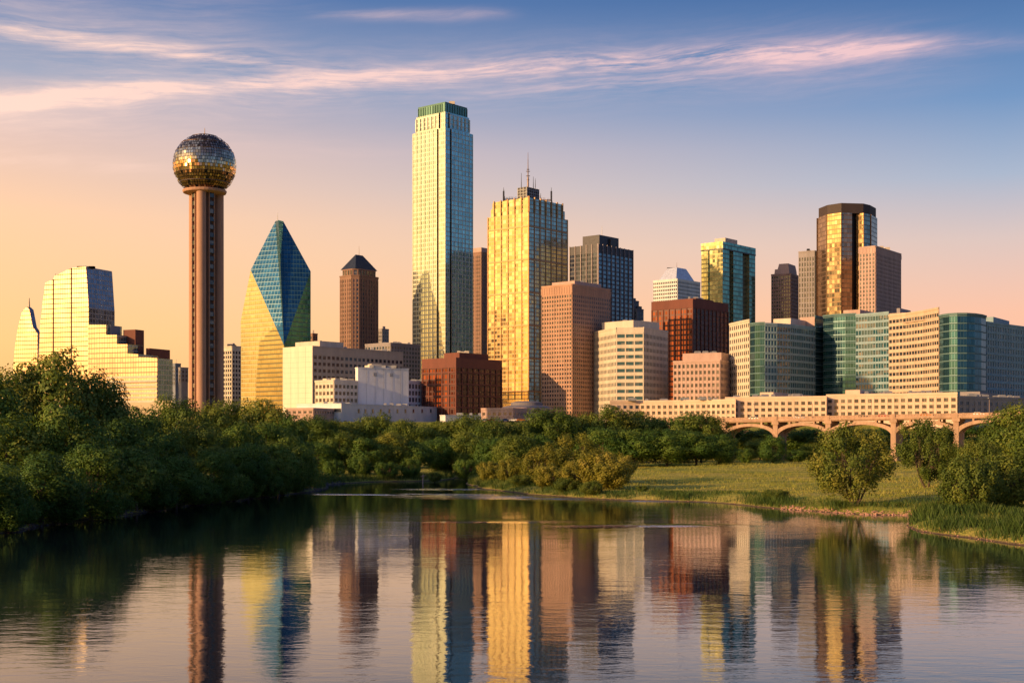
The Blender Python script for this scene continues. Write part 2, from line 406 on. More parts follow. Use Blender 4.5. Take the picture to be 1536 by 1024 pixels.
# far left: tall leaning glass tower
s = Site(57, 133, 172, 960, 22)
r = s.root('glass_tower', 'tall golden glass tower with a sloping left edge and dark right side', 'tower')
prof = [s.L(x,y) for x, y in [(133,600),(133,462),(129,400),(107,402),(82,414),(80,419),(68,424),(64,455),(60,490),(57,560),(57,600)]]
b = MB(); extr(b, s, prof, 0, s.b, 0, 1); b.build('glass_wall', [g_gold_lit, g_gold_shaded], r)
b = MB()
for px, y1 in ((80,419),(107,402)):
    p, z = s.L(px, y1); A = s.pt(p, 0); n = (s.ul.y, -s.ul.x); n = (-s.ur.x, -s.ur.y)
    b.fbox(A, s.ul, n, -.3, .3, .003, .5, CITY, z)
b.build('corner_fin', M_BROWN, r)
for px in (112,121,140,150): p, z = s.L(min(px,128), 401); q = s.pt(max(2, s.pofx(px)), 6); bb = MB(); bb.box((q.x,q.y,z+.6),(4,3,1.6)); bb.build('roof_unit', M_DARK, r)
p, z = s.L(79,420); q = s.pt(p, 3); mast(r, q.x, q.y, z-6, 11, .6, M_MAST)

# stepped glass building with brown rooftop blocks
g_pale_lit = curtain('pale_gold_lit_glass', (.29,.205,.12), (.21,.14,.085), 2.2, 3.4, .15, .2, .85, .30, .002, amp=.08, rv=.04)
g_pale_shaded = curtain('teal_shaded_glass', (.22,.36,.38), (.40,.42,.38), 2.6, 3.3, .16, .2, .75, .08)  # sunlit face and shaded side of one building, told apart by glass colour
s = Site(132, 236, 259, 880, 24)
r = s.root('office_building', 'golden glass building stepping down to the right beside the ball tower', 'building')
prof = [s.L(x,y) for x, y in [(236,600),(236,537),(207,535),(207,531),(191,530),(191,516),(175,516),(175,502),(159,502),(159,487),(132,487),(132,600)]]
b = MB(); extr(b, s, prof, 0, s.b, 0, 1); b.build('glass_wall', [g_pale_lit, g_pale_shaded], r)
b = MB(); n = (-s.ur.x, -s.ur.y)
for j in range(7):
    p0, z = s.L(160, 566+j*6); b.fbox(s.pt(0,0), s.ul, n, .2, s.pofx(160), .003, .3, z-.9, z+.5)
b.build('spandrel_band', M_CREAM, r)
def roofblock(root, xl, xc, xr, py, pb, d, al, m, name='penthouse', band=None):
    s = Site(xl, xc, xr, d, al); b = MB(); b.prism(s.rect(), zz(pb, d), zz(py, d)); o = b.build(name, m, root)
    return s
for a in ((159,166,180,488,530), (172,184,191,503,540), (185,203,216,494,545), (199,208,216,518,545), (219,224,255,522,545)):
    roofblock(r, a[0], a[1], a[2], a[3], a[4], 900, 24, M_GREY if a[0] < 180 else M_REDBR)
roof_units(r, s.rect(), zz(536,880), 6, M_DARK, 1.5)

# small blue towers behind
s = Site(258, 263, 271, 1250); r = s.root('office_tower', 'small blue grey tower peeking out left of the ball tower shaft', 'tower')
masonry(r, s.rect(), CITY, zz(545,1250), 3.4, 3.6, stone('blue_grey_stone', (.20,.22,.27)), M_WINB, zlow=60)
small_roof(r, s, zz(545,1250)+.3, 4, 3, M_GREY, 'penthouse')
s = Site(268, 272, 282, 1180); r = s.root('office_tower', 'lower grey block tucked against the ball tower shaft', 'tower')
masonry(r, s.rect(), CITY, zz(551,1180), 3.4, 3.6, M_GREY, M_WINB, zlow=60)

# ------------------------------------------------------------------ ball tower
D = 610; FOOT = 2.0; c = at(307, D); zb = zz(248, D); rb = 46.5*D/F
r = empty('observation_tower', (c.x, c.y, FOOT), 'tall concrete tower topped by a mirrored geodesic ball', 'tower')
cr = 22*D/F
for k, a in enumerate((R(-90), R(30), R(150))):
    b = MB(); x, y = c.x+cr*math.cos(a), c.y+cr*math.sin(a)
    b.lathe((x,y), [(7.2*D/F, FOOT), (7.0*D/F, zb-rb*.88)], 28); b.build('column', M_CONC, r, smooth=True)
shaft = stone('shaft_infill', (.14,.09,.07))
b = MB(); b.lathe((c.x,c.y), [(4.6,FOOT),(4.6,zb-rb*.9)], 20); b.build('elevator_shaft', shaft, r, smooth=True)
g_lift = winglass('lift_glass', (.02,.02,.025), .1)
b = MB()
for a in (R(-42), R(-138), R(90)):
    u = (-math.sin(a), math.cos(a)); n = (math.cos(a), math.sin(a)); A = (c.x+n[0]*4.6, c.y+n[1]*4.6)
    z = FOOT
    while z < zb-rb*.95: b.fbox(A, u, n, -1.0, 1.0, -.6, 1.0, z, z+1.9); z += 3.6
b.build('shaft_window', g_lift, r, kind='stuff')
b = MB()
for a in (R(-42), R(-138), R(90)):
    u = (-math.sin(a), math.cos(a)); n = (math.cos(a), math.sin(a)); A = (c.x+n[0]*4.6, c.y+n[1]*4.6)
    for sd in (-1.6, 1.25): b.fbox(A, u, n, sd, sd+.35, -.6, 1.2, FOOT, zb-rb*.9)
b.build('shaft_rail', M_CONC, r)
b = MB(); b.lathe((c.x,c.y), [(4.6,zb-rb*.94),(9.6,zb-rb*.905),(9.9,zb-rb*.86),(9.9,zb-rb*.82),(4,zb-rb*.80)], 32); b.build('collar', M_CONC, r)
b = MB(); b.lathe((c.x,c.y), [(max(.01,rb*.955*math.sin(math.pi*k/24)), zb-rb*.955*math.cos(math.pi*k/24)) for k in range(25)], 40); b.build('inner_shell', M_CORE, r, smooth=True)
def ballglass(name, tint, rough, met):
    m, N, bs = mat(name); v = N.n('ShaderNodeAttribute', attribute_name='var').outputs['Fac']
    N.link(N.scale(tint, N.mr(v, 0, 1, .55, 1.2)), bs.inputs['Base Color']); bs.inputs['Metallic'].default_value = met; bs.inputs['Roughness'].default_value = rough
    return m
g_b1 = ballglass('ball_mirror', (.84,.62,.38), .14, .95); g_b2 = ballglass('ball_bronze', (.36,.22,.13), .2, .9); g_b3 = ballglass('ball_blue', (.52,.38,.25), .16, .9)
g_b4 = ballglass('ball_dark', (.10,.075,.06), .2, .8)
rows = 30
parts = {'upper_lattice': MB(), 'mirror_band': MB(), 'lower_lattice': MB()}
for i in range(1, rows):
    t0, t1 = math.pi*i/rows, math.pi*(i+1)/rows; tm = (t0+t1)/2
    if i == rows-1: continue
    nm = 'upper_lattice' if i < 11 else 'mirror_band' if i < 18 else 'lower_lattice'
    nc = max(10, int(76*math.sin(tm)))
    for k in range(nc):
        sh = .5*(i % 2); a0, a1 = 2*math.pi*(k+sh)/nc, 2*math.pi*(k+1+sh)/nc; g = .07
        if nm != 'mirror_band': g = .12
        if nm == 'lower_lattice' and random.random() < .10: continue
        aa = (a0+(a1-a0)*g, a1-(a1-a0)*g); tt = (t0+(t1-t0)*g, t1-(t1-t0)*g)
        P = lambda t, a, q=1.0: Vector((c.x+rb*q*math.sin(t)*math.cos(a), c.y+rb*q*math.sin(t)*math.sin(a), zb+rb*q*math.cos(t)))
        pts = [P(tt[0],aa[0]),P(tt[1],aa[0]),P(tt[1],aa[1]),P(tt[0],aa[1])]
        j = random.gauss(0, .045); l = random.gauss(0, .045)
        n = (pts[0]-Vector((c.x,c.y,zb))).normalized()
        pts = [pts[0]+n*(j+l), pts[1]+n*(-j+l), pts[2]+n*(-j-l), pts[3]+n*(j-l)]
        mi = 0
        if nm == 'upper_lattice': mi = 2 if random.random() < (.5 if i < 7 else .18) else (0 if random.random() < (.6 if i < 7 else .2) else 1)
        if nm == 'lower_lattice': mi = 0 if random.random() < .8 else 1
        parts[nm].poly(pts, mi)
parts['upper_lattice'].build('upper_lattice', [g_b2, g_b3, g_b4], r); parts['mirror_band'].build('mirror_band', [g_b1], r); parts['lower_lattice'].build('lower_lattice', [g_b2, g_b1], r)
m_rail = metal('bronze_rail', (.22,.15,.10), .35, .8)
for i in (4,8,11,18,21,24,26):
    b = MB(); t = math.pi*i/rows; b.lathe((c.x,c.y), [(rb*1.002*math.sin(t-.009), zb+rb*1.002*math.cos(t-.009)),(rb*1.014*math.sin(t), zb+rb*1.014*math.cos(t)),(rb*1.002*math.sin(t+.009), zb+rb*1.002*math.cos(t+.009))], 54); b.build('ring', m_rail, r)
mast(r, c.x, c.y, zb+rb*.94, rb*.26, .3, M_MAST)

# ------------------------------------------------------------------ prism tower
s = Site(332, 348, 361, 980, 40); r = s.root('office_tower', 'narrow cream tower between the ball tower and the blue prism tower', 'tower')
masonry(r, s.rect(), CITY, zz(519,980), 2.6, 3.3, M_CREAM, M_WIN, zlow=35, top=3)
b = MB(); b.prism(s.rect(3), zz(519,980)+.3, zz(514,980)); b.build('penthouse', M_GREY, r); roof_units(r, s.rect(), zz(519,980), 3, M_DARK, 2)

D = 1060; s = Site(361, 426, 466, D, 40)
r = s.root('prism_tower', 'faceted glass tower with a blue diamond front and golden lower left face', 'tower')
Z = lambda py, p=0, q=0: zz(py, D + s.ul.y*p + s.ur.y*q)
pS = s.pofx(376); pL = s.a; qR = s.b
Cb, Lb, Rb, Bb = s.pt(0,0,CITY), s.pt(pL,0,CITY), s.pt(0,qR,CITY), s.pt(pL,qR,CITY)
K = s.pt(0,0,Z(518)); Rt = s.pt(0,qR,Z(407,0,qR)); Sl = s.pt(pS,0,Z(405,pS)); Lt = s.pt(pL,0,Z(482,pL))
apx = (pS*.45, qR*.5); dA = D+s.ul.y*apx[0]+s.ur.y*apx[1]; zt = zz(331, dA)
xa = tx(412)*dA; xb = tx(424)*dA
Ap = Vector((tx(418.5)*dA, dA-3, zt)); Al = Vector((xa, dA+3, zt)); Ar = Vector((xb, dA+3, zt))
Bt = s.pt(pL*.8, qR*1.0, Z(430,pL,qR))
g_pg = curtain('prism_lit_glass', (.70,.70,.44), (.50,.47,.26), 2.4, 3.7, .08, .2, .92, .18, .004, amp=.15, rv=.12, spand=.42, spcol=(.50,.49,.29))
g_pb = curtain('prism_dim_blue_glass', (.045,.150,.225), (.07,.15,.19), 2.4, 3.7, .08, .13, .88, .07, .014, spand=.36, spcol=(.03,.105,.16))
g_pt = curtain('prism_shaded_glass', (.05,.23,.25), (.07,.19,.20), 2.4, 3.7, .08, .13, .88, .08, .014, spand=.36, spcol=(.06,.17,.21))  # one tower's glass: lit gold left and shaded teal right painted by tint
b = MB()
b.facet([Lb,Cb,K,Sl,Lt], 0); b.build('left_face', [g_pg], r)
b = MB(); b.facet([K,Ap,Al,Sl], 0); b.build('diamond_face', [g_pb], r)
b = MB(); b.facet([K,Rt,Ar,Ap], 0); b.build('diamond_face', [curtain('prism_bright_blue_glass', (.055,.20,.255), (.075,.18,.21), 2.4, 3.7, .08, .13, .88, .07, .014, spand=.36, spcol=(.035,.14,.18))], r)  # lighter copy of the diamond's blue glass, facet brightness set by colour
b = MB(); b.facet([Cb,Rb,Rt,K], 0); b.build('right_face', [g_pt], r)
b = MB(); b.facet([Sl,Al,Lt], 0); b.facet([Lt,Al,Bt], 0); b.facet([Al,Ar,Bt], 0); b.facet([Ar,Rt,Bt], 0); b.facet([Lb,Lt,Bt,Bb], 0); b.facet([Bb,Bt,Rt,Rb], 0); b.poly([Ap,Ar,Al], 0)
b.build('back_face', [g_pt], r)
mast(r, Ap.x-1, Ap.y+2, zt-.5, 7, .35, M_WHITE)

# small blocks behind the wide beige building
s = Site(464, 469, 476, 1200); r = s.root('office_tower', 'small brown block just right of the blue prism tower', 'tower')
masonry(r, s.rect(), CITY, zz(500,1200), 3, 3.6, M_BROWN, M_WIN, zlow=60); small_roof(r, s, zz(500,1200)+.3, 3, 3, M_GREY, 'penthouse')
s = Site(472, 480, 487, 1210); r = s.root('office_tower', 'low tan block between the prism tower and the pyramid topped tower', 'tower')
masonry(r, s.rect(), CITY, zz(514,1210), 3, 3.6, M_PINK, M_WIN, zlow=60); roof_units(r, s.rect(), zz(514,1210), 3, M_DARK, 3)
s = Site(568, 573, 583, 1300); r = s.root('office_tower', 'slim grey block right of the pyramid topped tower', 'tower')
masonry(r, s.rect(), CITY, zz(493,1300), 3, 3.6, M_GREY, M_WIN, zlow=60); small_roof(r, s, zz(493,1300)+.3, 2.5, 3, M_GREY, 'penthouse')
s = Site(548, 586, 630, 1060); r = s.root('office_building', 'grey brown office block tucked against the tallest tower', 'building')
masonry(r, s.rect(), CITY, zz(514,1060), 3.2, 3.4, M_GREY, M_WINB, zlow=50); roof_units(r, s.rect(), zz(514,1060), 7, M_UNIT, 2.5)

# pyramid topped tower
D = 1150; s = Site(505, 533, 572, D, 40); r = s.root('office_tower', 'brown stone tower with a dark pyramid roof', 'tower')
P = s.rect(); k = 4.5
oct_ = [s.pt(0,k),s.pt(0,s.b-k),s.pt(k,s.b),s.pt(s.a-k,s.b),s.pt(s.a,s.b-k),s.pt(s.a,k),s.pt(s.a-k,0),s.pt(k,0)]
zr = zz(412, D)
masonry(r, oct_, CITY, zr, 3.0, 3.7, M_BROWN, M_WIN, .5, .36, 3, .6, zlow=60, big_pier=3)
i = 2.2; crown = [s.pt(i,k+1),s.pt(i,s.b-k-1),s.pt(k+1,s.b-i),s.pt(s.a-k-1,s.b-i),s.pt(s.a-i,s.b-k-1),s.pt(s.a-i,k+1),s.pt(s.a-k-1,i),s.pt(k+1,i)]
masonry(r, crown, zr+.26, zz(402,D), 3.6, 5.2, M_BROWN, M_WIN, .4, .1, .8, .4, name='crown')
b = MB(); b.frustum(s.rect(2.4), zz(402,D)+.3, s.rect(min(s.a,s.b)/2-.3), zz(378,D)); b.build('pyramid_roof', metal('slate_roof', (.045,.05,.055), .35, .4), r)
q = s.pt(s.a/2, s.b/2); mast(r, q.x, q.y, zz(378,D)-1, 9, .25, M_MAST)

# wide beige building
D = 880; s = Site(425, 469, 604, D, 40); r = s.root('office_building', 'wide beige building with a blank cream end wall and rows of dark windows', 'building')
zt = zz(519, D)
masonry(r, s.rect(), CITY, zt, 4.1, 4.4, M_BEIGE, M_WIN, .34, .5, 5.0, .4, zlow=22, skip=(3,))
b = MB(); n = (-s.ur.x, -s.ur.y); b.fbox(s.pt(0,0), s.ul, n, -.3, s.a, .003, .5, CITY, zt+.3); b.build('end_wall', stone('pale_cream_stone', (.74,.66,.50), .5, .08), r)
b = MB()
for j in range(14): b.fbox(s.pt(0,0), s.ul, n, .5, s.a-.5, .503, .56, CITY+4+j*3.4, CITY+4.12+j*3.4)
for px in (437,448,459): p = s.pofx(px); b.fbox(s.pt(0,0), s.ul, n, p-.06, p+.06, .504, .57, CITY, zt)
b.build('panel_joint', M_BEIGE, r)
p = s.pofx(455); bb = MB(); bb.prism(s.rect(0, 2, s.a-3, 8, s.b*.35), zt+.3, zt+4); bb.build('penthouse', M_CREAM, r)
roof_units(r, s.rect(), zt, 9, M_UNIT, 2.4)

# white blank box, cream offices beside it, dark windowed block
D = 800; s = Site(533, 537, 613, D, 62); r = s.root('warehouse', 'tall windowless white box building', 'building')
zt = zz(552, D); b = MB(); b.prism(s.rect(), CITY, zt); b.prism(s.rect(-.25), zt, zt+.6)
for k in range(1,4): z = CITY+(zt-CITY)*k/4; b.prism(s.rect(-.05), z, z+.25, 0)
b.build('wall', M_WHITE, r)
b = MB(); n = (-s.ul.x, -s.ul.y)
for k in range(1,6): b.fbox(s.pt(0,0), s.ur, n, s.b*k/6-.05, s.b*k/6+.05, .06, .12, CITY, zt)
for k in (.3,.62): b.fbox(s.pt(0,0), s.ur, n, s.b*k, s.b*k+2.2, .06, .3, zt-4.5, zt-2.6)
b.build('panel_joint', M_UNIT, r); b = MB(); b.prism(s.rect(0, 2, 10, s.b*.25, s.b*.55), zt+.6, zt+2.2); b.prism(s.rect(0, 3, 9, s.b*.3, s.b*.5), zt+2.2, zt+3.0); b.build('penthouse', M_CREAM, r)
roof_units(r, s.rect(), zt+.6, 5, M_UNIT, 1.6)
D = 785; s = Site(473, 501, 536, D, 40); r = s.root('office_building', 'small cream office with ribbon windows left of the white box', 'building')
masonry(r, s.rect(), CITY, zz(570,D), 3.1, 4.0, M_CREAM, M_WIN, .32, .48, 1.6, .35); roof_units(r, s.rect(), zz(570,D), 5, M_UNIT, 2)
s2 = Site(484, 503, 532, D+8, 40); b = MB(); b.prism(s2.rect(), zz(570,D), zz(566,D)); b.build('penthouse', M_CREAM, r)
D = 830; s = Site(600, 612, 640, D, 30); r = s.root('office_building', 'low blue grey block with a window grid right of the white box', 'building')
masonry(r, s.rect(), CITY, zz(571,D), 3.6, 4.2, M_WHITE, M_WINB, .3, .36, 1.2, .35); roof_units(r, s.rect(), zz(571,D), 3, M_UNIT, 1.5)
# long white low building
D = 740; s = Site(445, 512, 668, D, 28); r = s.root('warehouse', 'long low white building with a row of small square windows', 'building')
zt = zz(606, D); b = MB(); b.prism(s.rect(), 14, zt); b.prism(s.rect(-.2), zt, zt+.5); b.build('wall', M_WHITE, r)
W = []; A = s.pt(0,0); u = s.ur; n = (s.ul.x*-1, s.ul.y*-1); ang = math.atan2(u.y, u.x)
for px in (538,548,559,571,584,596,608,620,633,646,657):
    q = s.qofx(px); P = s.pt(0,q); z = zz(616, s.d + s.ur.y*q)
    W.append((P.x+n[0]*.1, P.y+n[1]*.1, z, ang, (1.7,2.1), z))
un = (-s.ur.x, -s.ur.y); ang2 = math.atan2(s.ul.y, s.ul.x)
for k in range(12):
    p = s.a*(k+.6)/13; P = s.pt(p,0)
    for z in (zt-3.2,): W.append((P.x+un[0]*.1, P.y+un[1]*.1, z, ang2, (2.4,1.8), z))
place_windows(r, W, M_WIN, sill=M_CREAM)
roof_units(r, s.rect(), zt+.5, 12, M_UNIT, 1.4)
D = 720; s = Site(430, 470, 512, D, 20); r = s.root('storage_shed', 'low tan shed in front of the long white building', 'building')
masonry(r, s.rect(), 14, zz(612, D), 3, 2.6, M_PINK, M_WIN, .4, .5, .8, .3, zlow=22)

# ------------------------------------------------------------------ tallest tower
D = 1140; s = Site(615, 668, 713, D, 40)
r = s.root('skyscraper', 'tallest glass skyscraper with a green crown, pale gold left face and teal right face', 'skyscraper')
g_t1 = curtain('tall_tower_lit_glass', (.60,.68,.60), (.64,.63,.48), 2.3, 3.9, .26, .26, .9, .10, .012, amp=.18)
g_t2 = curtain('tall_tower_shade_glass', (.34,.66,.66), (.48,.54,.50), 2.3, 3.9, .24, .24, .85, .07, .014, fmet=.2)  # lit and shaded copies of the same tower glass
g_rec = metal('recess_metal', (.07,.055,.04), .4, .4)
zA, zB, zC = zz(191,D), zz(166,D), zz(151,D)
def corner_plan(s, i, no, w1, w2, wr, dp):
    a, bb = s.a-i, s.b-i
    return [s.pt(i,i), s.pt(i,i+w2), s.pt(i+dp,i+w2), s.pt(i+dp,i+w2+wr), s.pt(i,i+w2+wr), s.pt(i,bb-no), s.pt(i+no,bb-no), s.pt(i+no,bb), s.pt(a-no,bb), s.pt(a-no,bb-no), s.pt(a,bb-no), s.pt(a,i+no), s.pt(a-no,i+no), s.pt(a-no,i), s.pt(i+w1+wr,i), s.pt(i+w1+wr,i+dp), s.pt(i+w1,i+dp), s.pt(i+w1,i)]
def tower_body(P, z0, z1, m1, m2, mrec, rec=()):
    b = MB(); u = 0
    for i_, A, B, L, uu, n, vis in edges(P):
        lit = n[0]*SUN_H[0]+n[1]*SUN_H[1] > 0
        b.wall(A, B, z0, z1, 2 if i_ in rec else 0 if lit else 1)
    b.poly([(p[0],p[1],z1) for p in P], 2); return b
w1 = s.pofx(658); w2 = s.qofx(675)
P0 = corner_plan(s, 0, 3.5, w1, w2, 1.9, 3.0)
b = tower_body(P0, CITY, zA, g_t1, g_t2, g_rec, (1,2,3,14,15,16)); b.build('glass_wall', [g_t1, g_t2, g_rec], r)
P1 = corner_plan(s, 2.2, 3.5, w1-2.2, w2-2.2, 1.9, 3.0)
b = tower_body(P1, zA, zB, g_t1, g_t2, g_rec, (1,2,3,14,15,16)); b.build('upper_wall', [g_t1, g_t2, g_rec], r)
b = MB(); P2 = s.rect(5.2)
b.prism(P2, zB, zC); b.build('crown', curtain('green_crown_glass', (.16,.30,.24), (.14,.26,.21), 3.0, 13, .2, .05, .6, .2, .01), r)
b = MB(); fins(b, P2, zB, zC-.5, 3.0, .4, .5); b.prism(s.rect(5.0), zC+.003, zC+.8); b.build('crown_fin', metal('green_metal', (.08,.17,.14), .4, .6), r)
b = MB(); fins(b, P0, CITY+50, zA-.5, 4.6, .35, .4, 0, (0,1,2,3,14,15,16,17)); b.build('mullion', metal('gold_mullion', (.70,.66,.50), .35, .6), r)
m_pp = metal('pale_pier', (.66,.64,.52), .4, .3)
for ei in range(4, 14):
    b = MB(); fins(b, P1, zA+2, zB-2, 4.6, 1.0, .8, 0, tuple(k for k in range(18) if k != ei))
    if b.v: b.build('crown_pier', m_pp, r)
for px in (643,): q = s.pt(s.pofx(px), 12); mast(r, q.x, q.y, zC, 3, .5, M_CREAM)
q = s.pt(7, 16); bb = MB(); bb.box((q.x,q.y,zC+2), (5,4,2.4)); bb.build('roof_unit', M_CREAM, r)

# brown tower behind, between the two glass skyscrapers
D = 1350; s = Site(704, 722, 736, D, 40); r = s.root('office_tower', 'narrow brown tower in the gap between the tallest and the gold skyscraper', 'tower')
zt = zz(378, D); masonry(r, s.rect(), CITY, zt, 2.6, 3.9, M_BROWN, M_WIN, .5, .4, 3, .5, zlow=70, big_pier=3)
roofblock(r, 708, 722, 732, 371, 378.2, D+4, 40, M_PINK)

# ------------------------------------------------------------------ gold glass skyscraper
D = 1000; s = Site(732, 793, 851, D, 40)
r = s.root('skyscraper', 'gold glass skyscraper with rooftop antennas beside the tallest tower', 'skyscraper')
g_g1 = curtain('amber_lit_glass', (.92,.74,.36), (.58,.36,.16), 3.0, 3.1, .12, .24, .92, .16, .018, amp=.3, wob=.009)
g_g2 = curtain('amber_shade_glass', (.38,.50,.45), (.30,.27,.20), 3.0, 3.1, .10, .26, .85, .08, .016, amp=.3, wob=.008)  # shaded copy of the amber glass, greener and duller away from the sun
zA, zB, zC = zz(318,D), zz(306,D), zz(296,D)
Pm = s.rect()
st_ = 3.0
def notched(i): a, bb = s.a, s.b; return [s.pt(0,0), s.pt(0,bb-i), s.pt(i,bb-i), s.pt(i,bb), s.pt(a-i,bb), s.pt(a-i,bb-i), s.pt(a,bb-i), s.pt(a,i), s.pt(a-i,i), s.pt(a-i,0)]
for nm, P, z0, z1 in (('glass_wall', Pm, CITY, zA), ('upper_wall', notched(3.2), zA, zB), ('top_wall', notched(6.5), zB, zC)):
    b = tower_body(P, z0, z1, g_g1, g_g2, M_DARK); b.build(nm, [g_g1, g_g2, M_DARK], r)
m_fin = metal('amber_mullion', (.42,.25,.11), .4, .6)
b = MB(); fins(b, Pm, CITY+20, zA, s.a/6.01, .55, .5); b.build('mullion', m_fin, r)
b = MB(); fins(b, notched(6.5), zA+.1, zC+.8, s.a/6.01, .8, .9); b.build('crown_fin', m_fin, r)
for k in range(11):
    z = CITY+26+k*24.8
    if z < zA-3: b = MB(); bands(b, Pm, z, z+1, 24.8, .8, .45); b.build('band', m_fin, r)
q = s.pt(s.a*.16, s.b*.16)
sp = Site(777, 790, 808, D+14, 40); zp = zz(280, D+14)
b = MB(); b.prism(sp.rect(), zC, zp); bands(b, sp.rect(), zC+2, zp, 2.2, .35, .4, 1); fins(b, sp.rect(), zC, zp, 2.6, .4, .5, 1); b.build('penthouse', [M_DARK, M_UNIT], r)
q = sp.pt(sp.a*.4, sp.b*.4); zq = zz(226, D+14)
b = MB(); b.tube((q.x,q.y,zC), (q.x,q.y,zz(258,D)), .9, .7, 8); b.tube((q.x,q.y,zz(258,D)), (q.x,q.y,zq), .5, .14, 6)
an = b.build('antenna', M_MAST, r)
for py in (246,249,256,262): b = MB(); b.box((q.x,q.y,zz(py,D)), (3.0 if py in (249,256) else 2.0,.5,.5)); b.box((q.x,q.y,zz(py,D)), (.51,2.4,.45)); b.build('crossbar', M_MAST, an)
for px, q0, h in ((756,6,12),(782,3,14),(800,9,12),(803,4,9),(811,3,8)):
    v = at(px, D+q0+10); mast(r, v.x, v.y, zC-1 if px < 775 or px > 808 else zp-1, h*.8, .3, M_DARK)
for px, h in ((755.5,7.5),(827,7.5)):
    v = at(px, D+16); b = MB(); b.box((v.x,v.y,zC+h/2), (1.3,1.3,h)); b.tube((v.x,v.y,zC+h),(v.x,v.y,zC+h+3),.25,.1,5); b.build('antenna', M_DARK, r)
b = MB()
for k in range(9):
    v = at(757+k*2.4, D+16+k*.5); b.tube((v.x,v.y,zC-.5),(v.x,v.y,zC+random.uniform(2.5,4.5)),.22,.16,5)
b.box((at(767,D+18).x, D+18, zC+2.2), (11,.3,.4)); b.box((at(767,D+18).x, D+18, zC+.8), (11,.3,1.2)); b.build('railing', M_DARK, r)
b = MB()
for k in range(8):
    v = at(810+k*2.4, D+14+k*1.2); b.tube((v.x,v.y,zC-.5),(v.x,v.y,zC+random.uniform(1.5,4)),.22,.16,5)
b.box((at(818,D+18).x, D+18, zC+1.0), (10,.3,1.0)); b.build('railing', M_MAST, r)
roof_units(r, s.rect(8), zC, 5, M_CREAM, 2.2)

# ------------------------------------------------------------------ dark red-brown block
g_rb = curtain('red_brown_lit_glass', (.36,.11,.06), (.085,.03,.022), 2.6, 3.6, .34, .34, .8, .12, .012, amp=.5)
g_rd = curtain('red_brown_shaded_glass', (.075,.04,.045), (.05,.022,.02), 2.6, 3.6, .34, .34, .7, .1, .012, amp=.6)  # shade painted in: darker copy of the lit red brown glass
def red_block(xl, xc, xr, d, py, label, al=40):
    s = Site(xl, xc, xr, d, al); r = s.root('office_building', label, 'building')
    zt = zz(py, d); h = 6.2
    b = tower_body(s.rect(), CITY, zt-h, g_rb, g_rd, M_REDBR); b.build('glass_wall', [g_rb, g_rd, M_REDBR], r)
    b = MB(); b.prism(s.rect(-.35), zt-h, zt, bottom=True); b.build('parapet', M_REDBR, r)
    b = MB(); fins(b, s.rect(), CITY, zt-h, 5.2, .8, .5); b.build('pier', M_REDBR, r)
    return s, r, zt
s, r, zt = red_block(634, 684, 752, 820, 536, 'squat dark red brown block at the foot of the gold skyscraper')
s2 = Site(666, 689, 732, 830, 40); b = MB(); b.prism(s2.rect(), zt, zz(528.5,830)); b.build('penthouse', M_REDBR, r)
for k in range(5): z = CITY+3+k*7.2; b = MB(); bands(b, s.rect(), z, z+1, 7.2, .9, .4); b.build('band', M_REDBR, r)
roof_units(r, s2.rect(), zz(528.5,830), 4, M_CREAM, 1.5)

# round low building
D = 705; c = at(790, D+20); r = empty('pavilion', (c.x, c.y, CITY), 'low round pavilion with a grey domed roof among parked cars', 'building')
k = D/F
b = MB(); b.lathe((c.x,c.y), [(40*k,CITY),(40*k,CITY+6),(41.5*k,CITY+6.1),(41.5*k,CITY+7.6),(39*k,CITY+7.7)], 40); b.build('wall', M_PINK, r)
b = MB(); b.lathe((c.x,c.y), [(39*k,CITY+7.7),(36*k,CITY+8.3),(30*k,CITY+8.8),(25*k,CITY+9.0),(24*k,CITY+10.6),(16*k,CITY+11.3),(.1,CITY+11.5)], 40); b.build('dome_roof', stone('roof_grey', (.17,.155,.165)), r)
b = MB()
for i in range(30):
    a = R(200+i*5); u = (-math.sin(a), math.cos(a)); n = (math.cos(a), math.sin(a)); b.fbox((c.x+n[0]*40*k, c.y+n[1]*40*k), u, n, -.5, .5, -.2, .12, CITY+2, CITY+4.6)
b.build('window_band', M_WIN, r)
s = Site(722, 770, 800, D-12, 22); b = MB(); masonry(r, s.rect(), CITY, zz(612,D-12), 3.0, 3.0, M_PINK, M_WIN, .45, .5, 1.4, .3, name='entrance_wing')
s = Site(800, 806, 850, D+14, 62); b = MB(); b.prism(s.rect(), CITY, zz(616,D+14)); b.build('side_wing', M_BROWN, r)
s = Site(660, 668, 745, 790, 60); r = s.root('storage_shed', 'low white shed below the dark red brown block', 'building')
b = MB(); b.prism(s.rect(), CITY, zz(623,790)); b.prism(s.rect(-.25), zz(623,790), zz(623,790)+.4); b.build('wall', M_WHITE, r); roof_units(r, s.rect(), zz(623,790)+.4, 5, M_UNIT, 1.2)

# ------------------------------------------------------------------ tan granite tower, dark blue tower, cream office
D = 860; s = Site(813, 858, 915, D, 40); r = s.root('office_tower', 'tan granite tower with a dense window grid right of the gold skyscraper', 'tower')
masonry(r, s.rect(), CITY, zz(426,D), 2.05, 2.78, M_ORANGE, M_WIN, .40, .44, 6.2, .4, zlow=26)
s2 = Site(828, 862, 902, D+8, 40); b = MB(); b.prism(s2.rect(), zz(426,D), zz(421,D+8)); b.build('penthouse', M_PINK, r); roof_units(r, s2.rect(), zz(421,D+8), 6, M_UNIT, 1.4)
b = MB(); zt = zz(426,D); fins(b, s.rect(), zt-5.6, zt-1.4, 2.05, .7, .55); b.build('attic_pier', M_ORANGE, r)

